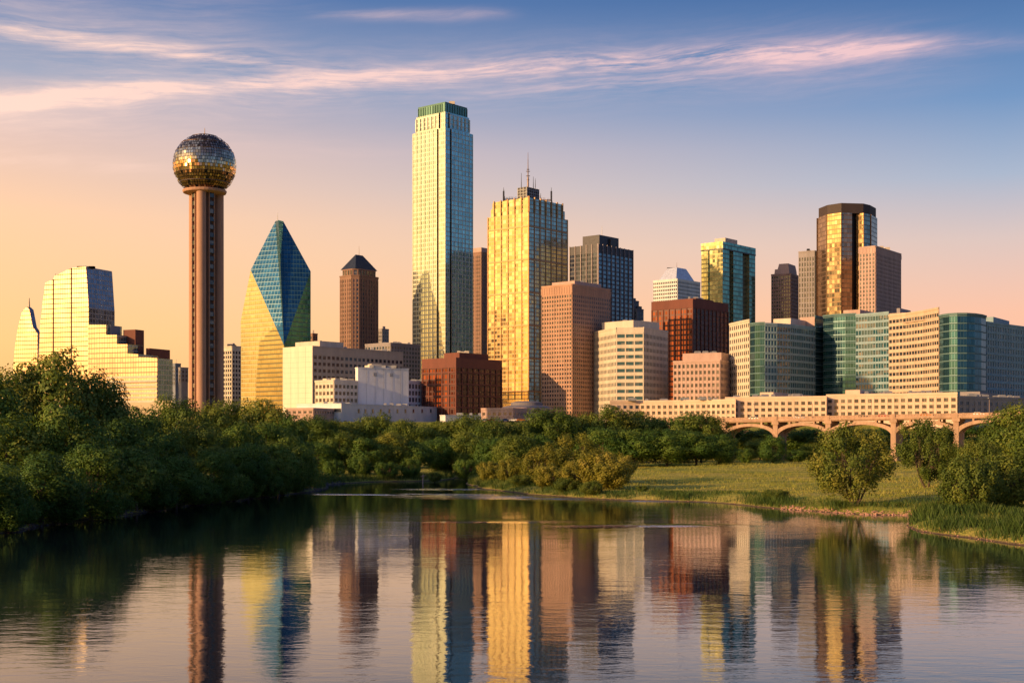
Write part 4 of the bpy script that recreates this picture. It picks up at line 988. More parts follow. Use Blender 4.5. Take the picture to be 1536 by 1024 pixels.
# columns of an older viaduct seen through the arches
for k, (px, d, lab) in enumerate(((1113,585,'leftmost weathered viaduct column seen through the bridge arches'),(1184,580,'reddish viaduct column right of the first tall bridge pier'),(1217,580,'pale viaduct column seen through the second visible arch'),(1300,572,'viaduct column seen through the middle arch'),(1362,566,'viaduct column behind the tree with an open crown'),(1402,562,'rightmost viaduct column seen through the arches'))):
    v = at(px, d); z0 = float(ground(v.x, d))-.5; rr = empty('viaduct_column', (v.x, v.y, z0), lab, 'column', 'old viaduct columns behind the bridge')
    b = MB(); b.lathe((v.x,v.y), [(1.15,z0),(1.1,z0+9.5),(1.9,z0+10.8)], 14); b.build('shaft', stone('weathered_pink', (.34,.19,.15)) if k % 2 else M_CONC, rr, smooth=True)
    b = MB(); b.box((v.x,v.y,z0+11.3), (7,2.6,1.1)); b.build('cap_beam', M_CONC, rr)

# ------------------------------------------------------------------ trees
def leafmat(name, stops, trans=.35, hue=.22):
    m, N, b = mat(name)
    v = N.n('ShaderNodeAttribute', attribute_name='var').outputs['Fac']; rnd = N.n('ShaderNodeObjectInfo').outputs['Random']
    f = N.m('ADD', v, N.mr(rnd, 0, 1, -hue, hue))
    k = N.ramp(f, stops); N.link(k, b.inputs['Base Color']); b.inputs['Roughness'].default_value = .55; b.inputs['Specular IOR Level'].default_value = .25
    t = N.n('ShaderNodeBsdfTranslucent'); N.link(N.mix(.5, k, (.12,.13,.01,1)), t.inputs[0])
    x = N.n('ShaderNodeMixShader'); x.inputs[0].default_value = trans; N.link(b.outputs[0], x.inputs[1]); N.link(t.outputs[0], x.inputs[2])
    N.link(x.outputs[0], [n for n in N.t.nodes if n.type == 'OUTPUT_MATERIAL'][0].inputs[0]); return m
LM_D = leafmat('dark_leaves', [(0,(.056,.126,.022,1)),(.45,(.100,.190,.030,1)),(.8,(.170,.255,.036,1)),(1,(.25,.29,.045,1))])
LM_M = leafmat('mid_leaves', [(0,(.074,.132,.021,1)),(.45,(.130,.196,.029,1)),(.8,(.22,.262,.038,1)),(1,(.30,.30,.047,1))])
LM_Y = leafmat('olive_leaves', [(0,(.15,.175,.024,1)),(.45,(.27,.265,.035,1)),(.8,(.38,.335,.05,1)),(1,(.46,.38,.075,1))], .4)
LM_G = leafmat('shrub_leaves', [(0,(.078,.130,.022,1)),(.45,(.145,.20,.032,1)),(.8,(.23,.26,.04,1)),(1,(.31,.30,.05,1))], .38)
M_BARK = stone('bark', (.10,.068,.045), .9, .25, .6)
def leaf_mesh(name, C, T, Nn, ln, wd, var, m):
    n = len(C); W = np.cross(Nn, T); W /= np.linalg.norm(W, axis=1)[:,None]+1e-9
    fold = Nn*(wd*.25)[:,None]
    V = np.stack([C-T*(ln/2)[:,None], C+W*(wd/2)[:,None]+fold, C+T*(ln/2)[:,None], C-W*(wd/2)[:,None]+fold], 1).reshape(-1,3)
    me = bpy.data.meshes.new(name); me.vertices.add(4*n); me.vertices.foreach_set('co', V.astype(np.float32).ravel())
    me.loops.add(4*n); me.loops.foreach_set('vertex_index', np.arange(4*n, dtype=np.int32))
    me.polygons.add(n); me.polygons.foreach_set('loop_start', np.arange(0,4*n,4,dtype=np.int32))
    me.update(calc_edges=True); a = me.attributes.new('var','FLOAT','FACE'); a.data.foreach_set('value', np.clip(var,0,1).astype(np.float32))
    me.materials.append(m); return me
def unit(v): return v/(np.linalg.norm(v, axis=-1, keepdims=True)+1e-9)
def make_tree(kind, seed, leaf):
    """returns (trunk mesh object, crown mesh) built round the origin, in metres"""
    rs = np.random.RandomState(seed)
    if kind == 'broad': H, RX, zc, RZ, nc, per, lz, cr = 18, 6.5, 9.6, 7.6, 40, 430, .52, (2.2,3.4)
    elif kind == 'airy': H, RX, zc, RZ, nc, per, lz, cr = 12, 6.2, 6.8, 5.2, 68, 230, .36, (.9,1.8)
    else: H, RX, zc, RZ, nc, per, lz, cr = 7, 4.2, 3.3, 3.5, 70, 190, .32, (.75,1.4)
    lob = unit(rs.normal(size=(7,3))); la = rs.uniform(-.20,.22,7)
    cl = []
    while len(cl) < nc:
        d = unit(rs.normal(size=3))
        if kind == 'broad' and d[2] < -.9: continue
        q = 1+sum(a*max(0,np.dot(d,l))**3 for a, l in zip(la, lob))
        rad = rs.uniform(.30,1)**.38*q
        p = np.array([d[0]*RX*rad, d[1]*RX*rad, zc+d[2]*RZ*rad])
        if kind != 'broad': # fan of rising boughs
            f = np.clip(p[2]/H,0,1); p[:2] *= .72+.34*f if kind == 'shrub' else .78+.26*f
        if p[2] < .7: p[2] = rs.uniform(.7,1.6)
        r_ = rs.uniform(*cr)*(1.0 if p[2] < zc else .88)
        if all(np.linalg.norm(p-c[0]) > (.72 if kind == 'broad' else .5)*r_ for c in cl): cl.append((p, r_, rs.uniform(0,1)))
    C = []; T = []; Nn = []; V = []
    ctr = np.array([0,0,zc*.8])
    for p, r_, cv in cl:
        n = int(per*(r_/((cr[0]+cr[1])/2))**2)
        d = unit(rs.normal(size=(n,3))); d[:,2] = np.abs(d[:,2])*np.where(rs.rand(n) < .62, 1, -1); d = unit(d)
        sq = np.array([1,1,.92]); bumpy = 1+.28*np.sin(d@rs.normal(size=3)*4+rs.rand()*6)
        rr = r_*(rs.uniform(.35,1.05,n)**.5*bumpy)[:,None]
        c = p+d*rr*sq
        if kind == 'shrub' or kind == 'airy':
            up = unit(unit(p-np.array([0,0,.5]))*.8+np.array([0,0,.7])); ext = rs.uniform(-.6,.9,n)[:,None]*r_; c = p+d*rr*.8+up*ext
        nn = unit(d*.95+unit(p-ctr)*.4+rs.normal(size=(n,3))*.27); t = unit(np.cross(nn, rs.normal(size=(n,3))))
        t = unit(t+np.array([0,0,.35 if kind != 'broad' else -.2]))
        C.append(c); Nn.append(nn); T.append(t); V.append(np.full(n, cv)*.62+rs.uniform(0,.38,n))
    C = np.concatenate(C); T = np.concatenate(T); Nn = np.concatenate(Nn); V = np.concatenate(V)
    C[:,2] = np.maximum(C[:,2], .15)
    n = len(C); ln = lz*rs.uniform(.7,1.35,n)
    cm = leaf_mesh('crown', C, T, Nn, ln, ln*rs.uniform(.5,.75,n), V, leaf)
    b = MB()
    def limb(a, e, r0, r1, bend):
        a = np.array(a, float); e = np.array(e, float); pr = a; k = 4
        off = rs.normal(size=3)*bend
        for i in range(1,k+1):
            t = i/k; q = a+(e-a)*t+off*math.sin(t*math.pi)+np.array([0,0,-.12*np.linalg.norm((e-a)[:2])*math.sin(t*math.pi)])
            b.tube(pr, q, r0+(r1-r0)*(i-1)/k, r0+(r1-r0)*t, 6, 0, False); pr = q
    if kind == 'broad':
        top = np.array([rs.uniform(-.6,.6), rs.uniform(-.6,.6), H*.62]); limb((0,0,-.6), top, .42, .18, .25)
        for p, r_, _ in cl[::2]: t = np.clip(p[2]/H*.65,.12,.95); limb(np.array([0,0,-.6])*(1-t)+top*t, p, .15, .03, .3)
    else:
        ns = 5 if kind == 'airy' else 7; st = []
        for k in range(ns):
            a = k*6.283/ns+rs.rand(); e = np.array([math.cos(a)*RX*.42, math.sin(a)*RX*.42, H*rs.uniform(.55,.75)]); st.append(e)
            limb((math.cos(a)*.25, math.sin(a)*.25, -.4), e, .20 if kind == 'airy' else .09, .06 if kind == 'airy' else .03, .3)
        for p, r_, _ in cl:
            e = min(st, key=lambda q: np.linalg.norm(q[:2]-p[:2])); t = rs.uniform(.35,.95); limb(e*t, p, .055, .015, .2)
    return b, cm
KINDS = {}
def proto(key, kind, seed, leaf):
    tb, cm = make_tree(kind, seed, leaf)
    KINDS[key] = (tb, cm, {'broad':18,'airy':12,'shrub':7}[kind], {'broad':15.5,'airy':13.5,'shrub':9.5}[kind])
for i in range(4): proto('d%d' % i, 'broad', 11+i, LM_D)
for i in range(4): proto('m%d' % i, 'broad', 31+i, LM_M)
for i in range(2): proto('a%d' % i, 'airy', 51+i, LM_G)
for i in range(3): proto('y%d' % i, 'shrub', 61+i, LM_Y)
for i in range(2): proto('g%d' % i, 'shrub', 71+i, LM_G)
for i in range(2): proto('s%d' % i, 'shrub', 81+i, LM_D)
proto('z0', 'airy', 91, LM_Y)
FIRST = {}
def plant(key, px, d, ytop, wpx, label, name='tree', group=None, dx=0, cat=None):
    tb, cm, H0, W0 = KINDS[key]; x = tx(px)*d; z = float(ground(x, d))
    if shore_dist(x, d) < .3: z = max(z, .15)
    h = zz(ytop, d)-z; w = wpx*d/F
    root = empty(name, (x, d, z), label, cat or ('shrub' if key[0] in 'ygs' else 'tree'), group)
    if key not in FIRST:
        t = tb.build('trunk' if key[0] in 'dmaz' else 'stems', M_BARK); c = bpy.data.objects.new('crown' if key[0] in 'dmaz' else 'foliage', cm); COL.objects.link(c); FIRST[key] = (t, c)
    else:
        t, c = (o.copy() for o in FIRST[key]); COL.objects.link(t); COL.objects.link(c)
    t.parent = root; c.parent = root
    root.scale = (w/W0, w/W0*random.uniform(.92,1.08), h/H0); root.rotation_euler = (0,0,random.uniform(0,6.283))
    return root
G1 = 'trees crowding the left bank'; G2 = 'trees along the far shore'; G3 = 'olive shrubs on the right bank'; G4 = 'trees behind the meadow'; G5 = 'trees on the levee below the buildings'
# left bank: tall back row
for a in (('d0',-40,215,552,170,'tall tree cut by the left edge of the picture, behind the others'),
          ('m1',20,232,556,120,'tall tree below the pointed glass tower at far left'),
          ('m3',88,238,534,160,'tallest tree on the left bank with a sunlit rounded top'),
          ('m2',150,246,572,105,'tree on the left bank under the stepped golden building'),
          ('d2',205,262,604,95,'dark tree below the teal corner of the stepped building'),
          ('m3',268,300,598,92,'sunlit tree at the foot of the ball tower, left side'),
          ('m1',318,318,606,84,'sunlit tree at the foot of the ball tower, right side'),
          ('m2',356,330,600,84,'tree crown just under the blue prism tower, left side'),
          ('m0',402,325,596,88,'tree crown just under the blue prism tower, right side'),
          ('d1',436,318,622,70,'dark tree at the right tip of the left bank, back row')):
    plant(*a, 'riverside_tree', G1)
for a in (('d1',8,200,622,140,'dark tree in the middle tier at the left picture edge'),
          ('d3',105,208,604,130,'broad tree in front of the tallest left bank tree'),
          ('d0',178,222,628,112,'dark tree in the middle tier under the stepped building'),
          ('d2',238,240,640,100,'dark tree in the middle tier left of the ball tower shaft'),
          ('m3',300,268,632,92,'warm lit tree in the middle tier below the ball tower shaft'),
          ('d3',352,282,634,88,'dark tree in the middle tier right of the ball tower shaft'),
          ('d0',404,296,634,84,'dark tree in the middle tier below the gold prism face'),
          ('d2',440,300,650,66,'rounded dark tree at the right end of the left bank')):
    plant(*a, 'riverside_tree', G1)
for a in (('d2',-30,168,690,150,'dark tree overhanging the water at the left picture edge'),
          ('d0',62,181,676,120,'dark tree over the water, second from the left edge'),
          ('d1',138,193,664,112,'dark tree over the water, third from the left edge'),
          ('d3',205,211,670,100,'dark tree over the water below the stepped building'),
          ('d0',264,225,682,88,'low dark tree over the water left of the ball tower reflection'),
          ('d1',318,240,674,80,'low dark tree over the water below the ball tower'),
          ('d2',372,258,660,80,'dark tree over the water right of the ball tower'),
          ('d3',418,272,662,72,'dark tree over the water near the tip of the left bank'),
          ('d1',450,287,664,56,'small dark tree on the tip of the left bank')):
    plant(*a, 'riverside_tree', G1)
for a in (('s0',15,168,742,90,'dark bush at the waterline, leftmost'),('s1',95,184,738,90,'dark bush at the waterline below the tallest left bank tree'),('s0',168,199,734,80,'dark bush at the waterline under the stepped building'),
          ('s1',236,216,728,76,'dark bush at the waterline left of the ball tower'),('s0',300,234,722,66,'dark bush at the waterline below the ball tower'),('s1',352,249,716,64,'dark bush at the waterline right of the ball tower'),('s0',402,265,712,60,'dark bush at the waterline under the prism tower'),('s1',443,283,706,50,'dark bush at the tip of the left bank')):
    plant(*a, 'riverside_bush', 'bushes at the left waterline')
for k, (x, d, y, w, lab) in enumerate(((40,178,744,70,'low bush on the stones near the left picture edge'),(80,190,730,80,'round bush behind the stones near the left edge'),(130,196,738,60,'small bush on the stones, left bank'),(200,213,728,66,'round bush on the bank below the stepped building'),(268,228,722,60,'small bush on the bank below the small blue tower'),(328,243,716,56,'small bush on the bank below the ball tower, right side'),(378,259,712,50,'small bush on the bank below the narrow cream tower'),(424,275,706,48,'small bush on the bank below the blue prism tower'),(-20,176,730,90,'big bush cut by the left picture edge'))):
    plant('s%d' % (k % 2), x, d, y, w, lab, 'riverside_bush', 'bushes at the left waterline')
# far shore
for a in (('m2',478,430,624,74,'far shore tree under the wide beige building'),('m0',520,440,630,70,'far shore tree under the cream ribbon window office'),('m1',566,445,620,72,'far shore tree in front of the long white building'),
          ('m3',612,440,632,72,'far shore tree below the windowless white box'),('m0',655,450,630,70,'far shore tree under the tallest tower'),('m2',697,450,622,74,'far shore tree under the dark red brown block'),('m1',738,445,626,64,'far shore tree below the gold skyscraper'),
          ('m3',776,450,632,66,'far shore tree below the round pavilion'),('m2',828,455,612,80,'tall far shore tree under the tan granite tower'),('m1',868,470,622,70,'far shore tree between the tan and the cream blocks'),('m3',912,470,610,84,'tall far shore tree below the cream chamfered office'),
          ('m0',962,480,614,80,'far shore tree below the red brown glass block'),('d1',1012,482,624,76,'dark tree below the pink stone block, left of the next'),('m2',1052,485,618,78,'tree just left of the first visible bridge arch'),('d2',1084,488,640,50,'dark tree touching the left end of the visible bridge')):
    plant(*a, 'far_shore_tree', G2)
for a in (('d1',478,372,662,60,'dark tree at the left end of the far shore'),('m3',512,378,648,66,'middle tier far shore tree under the ribbon window office'),('d0',548,376,656,66,'dark middle tier tree under the long white building'),('m1',586,382,648,66,'middle tier tree below the windowless box'),
          ('d3',622,384,660,62,'dark middle tier tree left of the creek mouth'),('d2',664,400,652,66,'dark tree above the creek mouth'),('m0',704,398,646,66,'middle tier tree right of the creek mouth'),('d0',742,392,656,66,'dark middle tier tree below the gold skyscraper'),
          ('m2',772,380,652,70,'middle tier tree behind the leftmost olive shrubs'),('d3',812,385,650,70,'dark middle tier tree behind the olive shrubs'),('d1',905,440,640,80,'dark tree behind the tall olive shrub'),('d2',950,440,640,84,'dark tree at the left end of the meadow'),
          ('d0',1000,442,642,84,'dark tree at the meadow edge below the red brown glass block'),('d3',1045,444,646,80,'dark tree at the meadow edge below the pink block'),('d1',1078,446,650,60,'dark tree at the meadow edge left of the bridge')):
    plant(*a, 'far_shore_tree', G2)
for a in (('s0',500,360,690,44,'low dark bush at the left of the far waterline'),('s1',540,362,688,46,'low dark bush on the far waterline under the white building'),('s0',580,362,692,46,'low dark bush on the far waterline below the white box'),('s1',616,364,690,40,'low dark bush on the far waterline by the wooden stake'),
          ('g1',664,400,694,46,'pale green bush at the back of the creek mouth'),('s0',700,372,688,44,'low dark bush right of the creek mouth'),('g0',652,352,708,24,'small green bush on a grassy islet behind the stake')):
    plant(*a, 'waterside_bush', 'bushes on the far waterline')
# olive shrubs, right bank
for a in (('y0',738,318,694,56,'leftmost olive shrub on the right bank point'),('y1',768,308,690,56,'second olive shrub from the left on the point'),('y2',806,302,676,74,'rounded olive shrub left of the tallest one'),('z0',856,306,654,104,'tallest olive shrub with a sunlit rounded top'),
          ('y1',826,284,700,70,'low olive shrub near the water in front of the tallest one'),('y2',874,274,694,70,'spiky olive shrub near the water, left of the next'),('y0',908,272,682,92,'spiky sunlit olive shrub at the right end of the row'),('y1',930,300,684,56,'olive shrub behind the right end of the row'),
          ('g0',784,296,712,46,'low green bush at the waterline under the olive shrubs'),('g1',850,272,716,46,'low green bush at the waterline under the tallest olive shrub'),('g1',888,262,722,44,'low green bush at the waterline, right of centre'),('g0',963,262,728,22,'tiny bush on the meadow edge right of the olive shrubs')):
    plant(*a, 'bank_shrub', G3)
# right bank
plant('a0',1281,214,646,132,'large open bushy tree standing alone near the right bank','bank_tree')
plant('a1',1391,256,636,92,'slender tree with an open crown and visible trunk','bank_tree')
plant('g0',1163,232,734,46,'low dark bush at the water edge of the meadow','bank_shrub')
for a in (('g0',1452,190,686,100,'green shrub at the right, nearest the water'),('g1',1512,196,682,100,'green shrub at the right picture edge'),('a0',1474,222,664,92,'leafy tree behind the right hand shrubs'),('m1',1522,262,606,104,'tall tree at the right picture edge covering the bridge end'),
          ('m3',1446,275,668,54,'tree just right of the slender open crowned one'),('m2',1590,230,620,140,'tree cut by the right picture edge')):
    plant(*a, 'bank_tree' if a[0][0] in 'am' else 'bank_shrub', 'trees and shrubs at the right edge')
for a in (('s0',1118,482,672,40,'small dark bush under the left bridge arch'),('m0',1140,505,656,52,'tree under the first visible bridge arch'),('d1',1160,470,652,44,'compact dark tree in front of the first tall pier'),('s1',1194,500,676,44,'dark bush right of the first tall pier'),('m1',1218,510,664,44,'tree under the second visible arch'),('d2',1260,500,664,52,'dark tree behind the large open tree')):
    plant(*a, 'meadow_tree' if a[0][0] in 'md' else 'meadow_bush', G4)
# levee belt
for k, (x, y) in enumerate(((455,628),(500,630),(548,628),(600,632),(650,632),(694,630),(842,626),(890,630),(940,624),(985,628),(1035,630))):
    lab = ('below the wide beige building','below the ribbon window office','below the left half of the long white building','below the right half of the long white building','below the tallest tower','below the dark red brown block','below the tan granite tower','below the cream chamfered office','left of the sand coloured block','below the curved sand coloured block','below the pink block')[k]
    plant(('m%d' % (k % 4)), x, 560+(k % 3)*12, y, 60, 'levee tree ' + lab, 'levee_tree', G5)
for k, (x, y, lab) in enumerate(((1100,640,'left of the first tall pier'),(1140,642,'behind the compact dark tree'),(1185,640,'right of the first tall pier'),(1225,642,'behind the second visible arch'),(1275,640,'behind the large open tree'),(1320,640,'behind the middle arch'),(1368,640,'behind the slender open crowned tree'),(1412,640,'behind the right arch'),(1460,638,'behind the right end of the bridge'))):
    plant(('d%d' % (k % 4)), x, 552-k*3, y, 84, 'dark tree in the shade beyond the bridge, ' + lab, 'levee_tree', 'dark trees behind the bridge')

# ------------------------------------------------------------------ grass, reeds, stones
def blades(name, X, Y, h, w, lean, m, var, label):
    n = len(X); Zb = ground(X, Y)-.05; a = np.random.rand(n)*6.283; l = np.random.rand(n)*6.283; le = lean*h
    B = np.stack([X,Y,Zb],-1); u = np.stack([np.cos(a),np.sin(a),np.zeros(n)],-1)*(w/2)[:,None]
    o = np.stack([np.cos(l)*le, np.sin(l)*le, h],-1)
    V = np.stack([B-u, B+u, B+o*np.array([.45,.45,.6])+u*.7, B+o],1).reshape(-1,3)
    me = bpy.data.meshes.new(name); me.vertices.add(4*n); me.vertices.foreach_set('co', V.astype(np.float32).ravel())
    me.loops.add(4*n); me.loops.foreach_set('vertex_index', np.arange(4*n,dtype=np.int32)); me.polygons.add(n); me.polygons.foreach_set('loop_start', np.arange(0,4*n,4,dtype=np.int32))
    me.update(calc_edges=True); at_ = me.attributes.new('var','FLOAT','FACE'); at_.data.foreach_set('value', np.clip(var,0,1).astype(np.float32)); me.materials.append(m)
    ob = bpy.data.objects.new(name, me); COL.objects.link(ob); return tag(ob, label, None, None, 'stuff')
LM_R = leafmat('reed_leaves', [(0,(.045,.095,.02,1)),(.5,(.10,.155,.028,1)),(.85,(.19,.205,.045,1)),(1,(.30,.24,.08,1))], .35)
LM_S = leafmat('meadow_leaves', [(0,(.21,.25,.036,1)),(.5,(.36,.35,.06,1)),(.85,(.45,.37,.10,1)),(1,(.52,.41,.14,1))], .35)
rs = np.random.RandomState(5)
def scatter(n, x0, x1, y0, y1, keep):
    x = rs.uniform(x0,x1,n); y = rs.uniform(y0,y1,n); k = keep(x, y); return x[k], y[k]
# tall reeds along the right bank, clumped
def kr(x, y):
    d = shore_dist(x, y); t = vnoise(x,y,5,8); return (d > .05)&(d < 3+9*vnoise(x,y,14,9)+np.where(y < 200,9,0))&(rs.rand(len(x)) < np.clip((t-.25)*2.2,.08,1))
x, y = scatter(420000, -12, 95, 118, 340, kr)
hh = (.55+1.5*vnoise(x,y,4,10)*vnoise(x,y,11,12))*rs.uniform(.6,1.25,len(x))*np.where(y<205,1.35,1.0)
blades('reeds', x, y, hh, .07+.05*rs.rand(len(x)), .35, LM_R, vnoise(x,y,3,11)*.6+rs.rand(len(x))*.4, 'tall green reeds along the right river bank')
def km(x, y): d = shore_dist(x, y); return (d > 4)&(rs.rand(len(x)) < np.clip((vnoise(x,y,7,20)-.2)*1.7,.12,1)*np.clip(1.25-y/620,.2,1))
x, y = scatter(230000, 10, 190, 150, 560, km)
blades('meadow_grass', x, y, rs.uniform(.18,.6,len(x))*(.5+vnoise(x,y,8,21)), .10+.08*rs.rand(len(x)), .5, LM_S, vnoise(x,y,12,22)*.6+rs.rand(len(x))*.4, 'dry golden green meadow grass on the right bank')
def kl(x, y): d = shore_dist(x, y); return (d > .2)&(d < 5)&((y > 300)|(x > -20))
x, y = scatter(60000, -60, 0, 300, 402, kl)
blades('reeds', x, y, rs.uniform(.5,1.7,len(x)), .10+.06*rs.rand(len(x)), .35, LM_R, vnoise(x,y,3,30)*.5+rs.rand(len(x))*.3, 'green reeds along the far shore of the river')
def stones(name, pts, m, label):
    b = MB()
    for x, y, s_ in pts:
        z = max(float(ground(x,y)), -.1); n = 7; rr = [s_*random.uniform(.7,1.2) for _ in range(n)]; fl = random.uniform(.35,.7); a0 = random.random()*6
        lo = [(x+rr[i]*math.cos(a0+6.283*i/n), y+rr[i]*math.sin(a0+6.283*i/n), z-.15*s_) for i in range(n)]
        up = [(x+rr[i]*.62*math.cos(a0+.3+6.283*i/n), y+rr[i]*.62*math.sin(a0+.3+6.283*i/n), z+s_*fl*random.uniform(.8,1.2)) for i in range(n)]
        for i in range(n): j = (i+1)%n; b.poly([lo[i],lo[j],up[j],up[i]])
        b.poly(up)
    return tag(b.build(name, m), label, None, None, 'stuff')
def along(i0, i1, n, off, jit, smin, smax):
    out = []
    seg = SH[(SH[:,1] > i0)&(SH[:,1] < i1)]
    return seg
L_ = [p for p in SH if p[0] < -30 and 90 < p[1] < 345]; pts = []
for k in range(1500):
    i = random.randrange(len(L_)-1); t = random.random(); p = L_[i]*(1-t)+L_[i+1]*t; pts.append((p[0]-random.uniform(-.3,2.2), p[1]+random.uniform(-.6,.6), random.uniform(.1,.36)))
# low leafy undergrowth filling the left bank under the crowns
rs2 = np.random.RandomState(44); n_ = 90000
ux = rs2.uniform(-100,-30,n_); uy = rs2.uniform(140,350,n_); ud = shore_dist(ux, uy); kk = (ud > .6)&(ud < 16)&(rs2.rand(n_) < np.clip(vnoise(ux,uy,4,50)*1.6,.2,1)); ux, uy, ud = ux[kk], uy[kk], ud[kk]
uz = ground(ux, uy)+rs2.uniform(.1,1,len(ux))*(.8+2.6*vnoise(ux,uy,3.5,51))*np.clip(ud/3,.4,1)
nn_ = unit(rs2.normal(size=(len(ux),3))+np.array([.3,-.3,.8])); tt_ = unit(np.cross(nn_, rs2.normal(size=(len(ux),3))))
ln_ = rs2.uniform(.35,.7,len(ux)); um = leaf_mesh('undergrowth', np.stack([ux,uy,uz],-1), tt_, nn_, ln_, ln_*.65, vnoise(ux,uy,2.5,52)*.6+rs2.rand(len(ux))*.3, LM_D)
uo = bpy.data.objects.new('undergrowth', um); COL.objects.link(uo); tag(uo, 'dark leafy undergrowth below the left bank trees', None, None, 'stuff')
stones('shore_stones', pts, stone('grey_brown_rock', (.105,.082,.072), .9, .3, .8), 'grey brown stones edging the left bank')
R_ = [p for p in SH if p[0] > -12 and 120 < p[1] < 335]; pts = []
for k in range(300):
    i = random.randrange(len(R_)-1); t = random.random(); p = R_[i]*(1-t)+R_[i+1]*t; pts.append((p[0]+random.uniform(-.4,.8), p[1]+random.uniform(-.2,.7), random.uniform(.04,.12)))
R2 = [p for p in SH if p[0] > 40 and 203 < p[1] < 224]
for k in range(420):
    i = random.randrange(len(R2)-1); t = random.random(); p = R2[i]*(1-t)+R2[i+1]*t; pts.append((p[0]+random.uniform(-1.0,1.2), p[1]+random.uniform(-1.2,.8), random.uniform(.06,.24)))
stones('shore_stones', pts, stone('pink_gravel', (.46,.25,.17), .9, .3, .8), 'pinkish gravel along the right bank waterline')
b = MB()
for k in range(900):
    t = random.gauss(0,1); x = 12+t*2.8+random.uniform(-1,1); y = 178+random.gauss(0,.9)+t*.5; s_ = random.uniform(.06,.22); a = random.random()*6.28; h = random.uniform(.01,.10)
    b.poly([(x+s_*math.cos(a+q*1.57)*(1.8 if q % 2 else .7), y+s_*math.sin(a+q*1.57)*(1.8 if q % 2 else .7), h+(.05*random.random())) for q in range(4)])
tag(b.build('floating_weed', leafmat('weed_leaves', [(0,(.20,.11,.05,1)),(1,(.36,.20,.10,1))], .2)), 'floating mat of dry weed in the middle of the river', None, None, 'stuff')

# stake in the water
v = at(634, 345); r = empty('wooden_stake', (v.x, v.y, -.5), 'bleached wooden stake standing in the water near the far shore', 'stake')
b = MB(); b.tube((v.x,v.y,-.6),(v.x+.12,v.y,2.3),.16,.10,7); b.build('post', M_PINK, r)
b = MB(); b.tube((v.x-.5,v.y,1.75),(v.x+.75,v.y,2.05),.08,.06,6); b.build('crossbar', M_PINK, r)

# ------------------------------------------------------------------ vehicles and lamps
M_TYRE = metal('tyre_rubber', (.02,.02,.02), .8, 0); M_CGL = winglass('car_glass', (.02,.025,.03), .06)
M_HL = metal('headlight_lens', (.8,.78,.7), .1, .2)
def paint(n, c):
    m = metal(n, c, .3, .25); return m
PAINTS = {'white': paint('white_paint', (.75,.74,.72)), 'red': paint('red_paint', (.40,.035,.025)), 'blue': paint('blue_paint', (.04,.09,.22)), 'silver': paint('silver_paint', (.5,.5,.52)), 'black': paint('black_paint', (.02,.02,.022)), 'orange': paint('orange_paint', (.60,.20,.04))}
def car_meshes():
    body = MB()
    prof = [(-2.2,.35),(2.2,.35),(2.25,.7),(2.1,.92),(1.1,1.02),(.55,1.48),(-1.2,1.5),(-1.9,1.05),(-2.25,.95)]
    f = [(x,-.88,z) for x, z in prof]; k = [(x,.88,z) for x, z in prof]
    body.poly(f); body.poly(k[::-1])
    for i in range(len(prof)): j = (i+1)%len(prof); body.poly([f[j],f[i],k[i],k[j]])
    gl = MB()
    for y in (-.895,.895): gl.poly([(.95,y,1.05),(.5,y,1.42),(-1.1,y,1.44),(-1.65,y,1.06)])
    gl.poly([(1.1,-.7,1.045),(1.1,.7,1.045),(.59,.66,1.47),(.59,-.66,1.47)])
    wh = MB(); n = 16
    for y in (-.12,.12): wh.poly([(.33*math.cos(6.283*i/n), y, .33*math.sin(6.283*i/n)) for i in range(n)])
    for i in range(n):
        a, c = 6.283*i/n, 6.283*(i+1)/n; wh.poly([(.33*math.cos(a),-.12,.33*math.sin(a)),(.33*math.cos(c),-.12,.33*math.sin(c)),(.33*math.cos(c),.12,.33*math.sin(c)),(.33*math.cos(a),.12,.33*math.sin(a))])
    hl = MB(); hl.box((0,0,0),(.08,.34,.16))
    return body, gl, wh, hl
CB, CG, CW, CHL = car_meshes(); CARM = {}
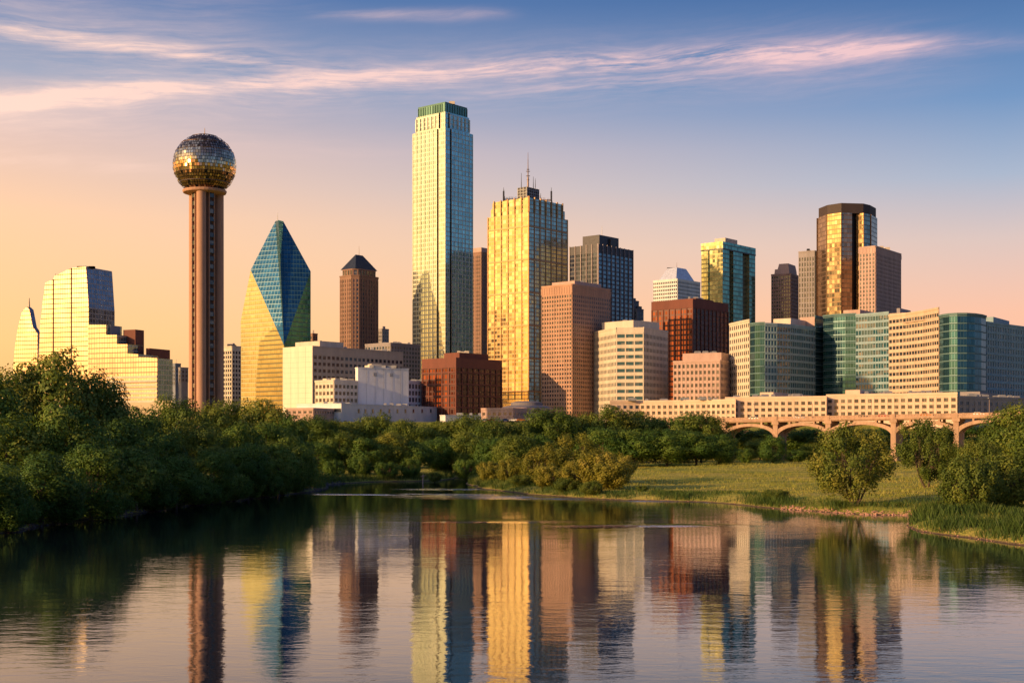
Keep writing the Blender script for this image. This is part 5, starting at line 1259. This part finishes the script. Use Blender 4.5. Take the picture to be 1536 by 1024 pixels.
def car(x, y, z, rz, colr, label, group):
    r = empty('parked_car' if 'park' in group else 'car', (x,y,z), label, 'car', group); r.rotation_euler = (0,0,rz)
    def put(key, mb, m, loc):
        if key not in CARM: o = mb.build(key[0], m); CARM[key] = o
        else: o = CARM[key].copy(); COL.objects.link(o)
        o.parent = r; o.location = loc
    put(('body',colr), CB, PAINTS[colr], (0,0,0)); put(('window',0), CG, M_CGL, (0,0,0))
    for wx in (-1.35,1.38):
        for wy in (-.83,.83): put(('wheel',0), CW, M_TYRE, (wx,wy,.33))
    for wy in (-.6,.6): put(('headlight',0), CHL, M_HL, (2.22,wy,.74))
for px, d, colr, lab in ((727,690,'white','white car at the left end of the row by the round pavilion'),(737,689,'red','red car second from the left by the round pavilion'),(748,688,'silver','silver car in front of the pavilion entrance wing'),(758,690,'blue','blue car parked between the silver and the white cars'),
                         (770,688,'white','white car parked in the middle of the pavilion row'),(781,687,'orange','orange car parked below the pavilion dome'),(792,689,'silver','silver car parked right of the orange car'),(803,688,'red','red car at the right end of the pavilion row')):
    v = at(px, d); car(v.x, v.y, float(ground(v.x, d)), random.uniform(-.25,.25)+(0 if random.random() < .5 else 3.14), colr, lab, 'cars parked beside the round pavilion')
ang = math.atan2(bu.y, bu.x)
for px, off, colr, lab in ((1128,-3,'white','white car on the bridge above the first visible arch'),(1196,-3,'silver','silver car on the bridge right of the first tall pier'),(1286,-8,'black','black car crossing the middle of the bridge'),(1322,-3,'red','red car on the bridge right of the black car'),(1386,-3,'orange','orange car on the bridge below the grey low block'),(1462,-8,'white','white car at the right end of the bridge')):
    s_ = bs(px); p = BA+bu*s_+bn*off; car(p.x, p.y, bz(s_)-1.0, ang, colr, lab, 'cars crossing the arch bridge')
for px, lab in ((1118,'street lamp on the bridge near its left end'),(1206,'street lamp on the bridge over the second visible arch'),(1296,'street lamp at the middle of the bridge'),(1390,'street lamp on the bridge right of the middle'),(1476,'street lamp at the right end of the bridge')):
    s_ = bs(px); p = BA+bu*s_+bn*-11.3; z = bz(s_)-1.0; r = empty('street_lamp', (p.x,p.y,z), lab, 'street lamp', 'street lamps along the bridge')
    b = MB(); b.tube((p.x,p.y,z),(p.x,p.y,z+6.2),.13,.08,7); b.tube((p.x,p.y,z+6.1),(p.x+bn.x*1.6,p.y+bn.y*1.6,z+6.6),.07,.05,6); b.build('pole', M_MAST, r)
    b = MB(); b.fbox(p, bu, bn, -.2, .2, 1.4, 2.3, z+6.5, z+6.68); b.build('lamp_head', M_UNIT, r)
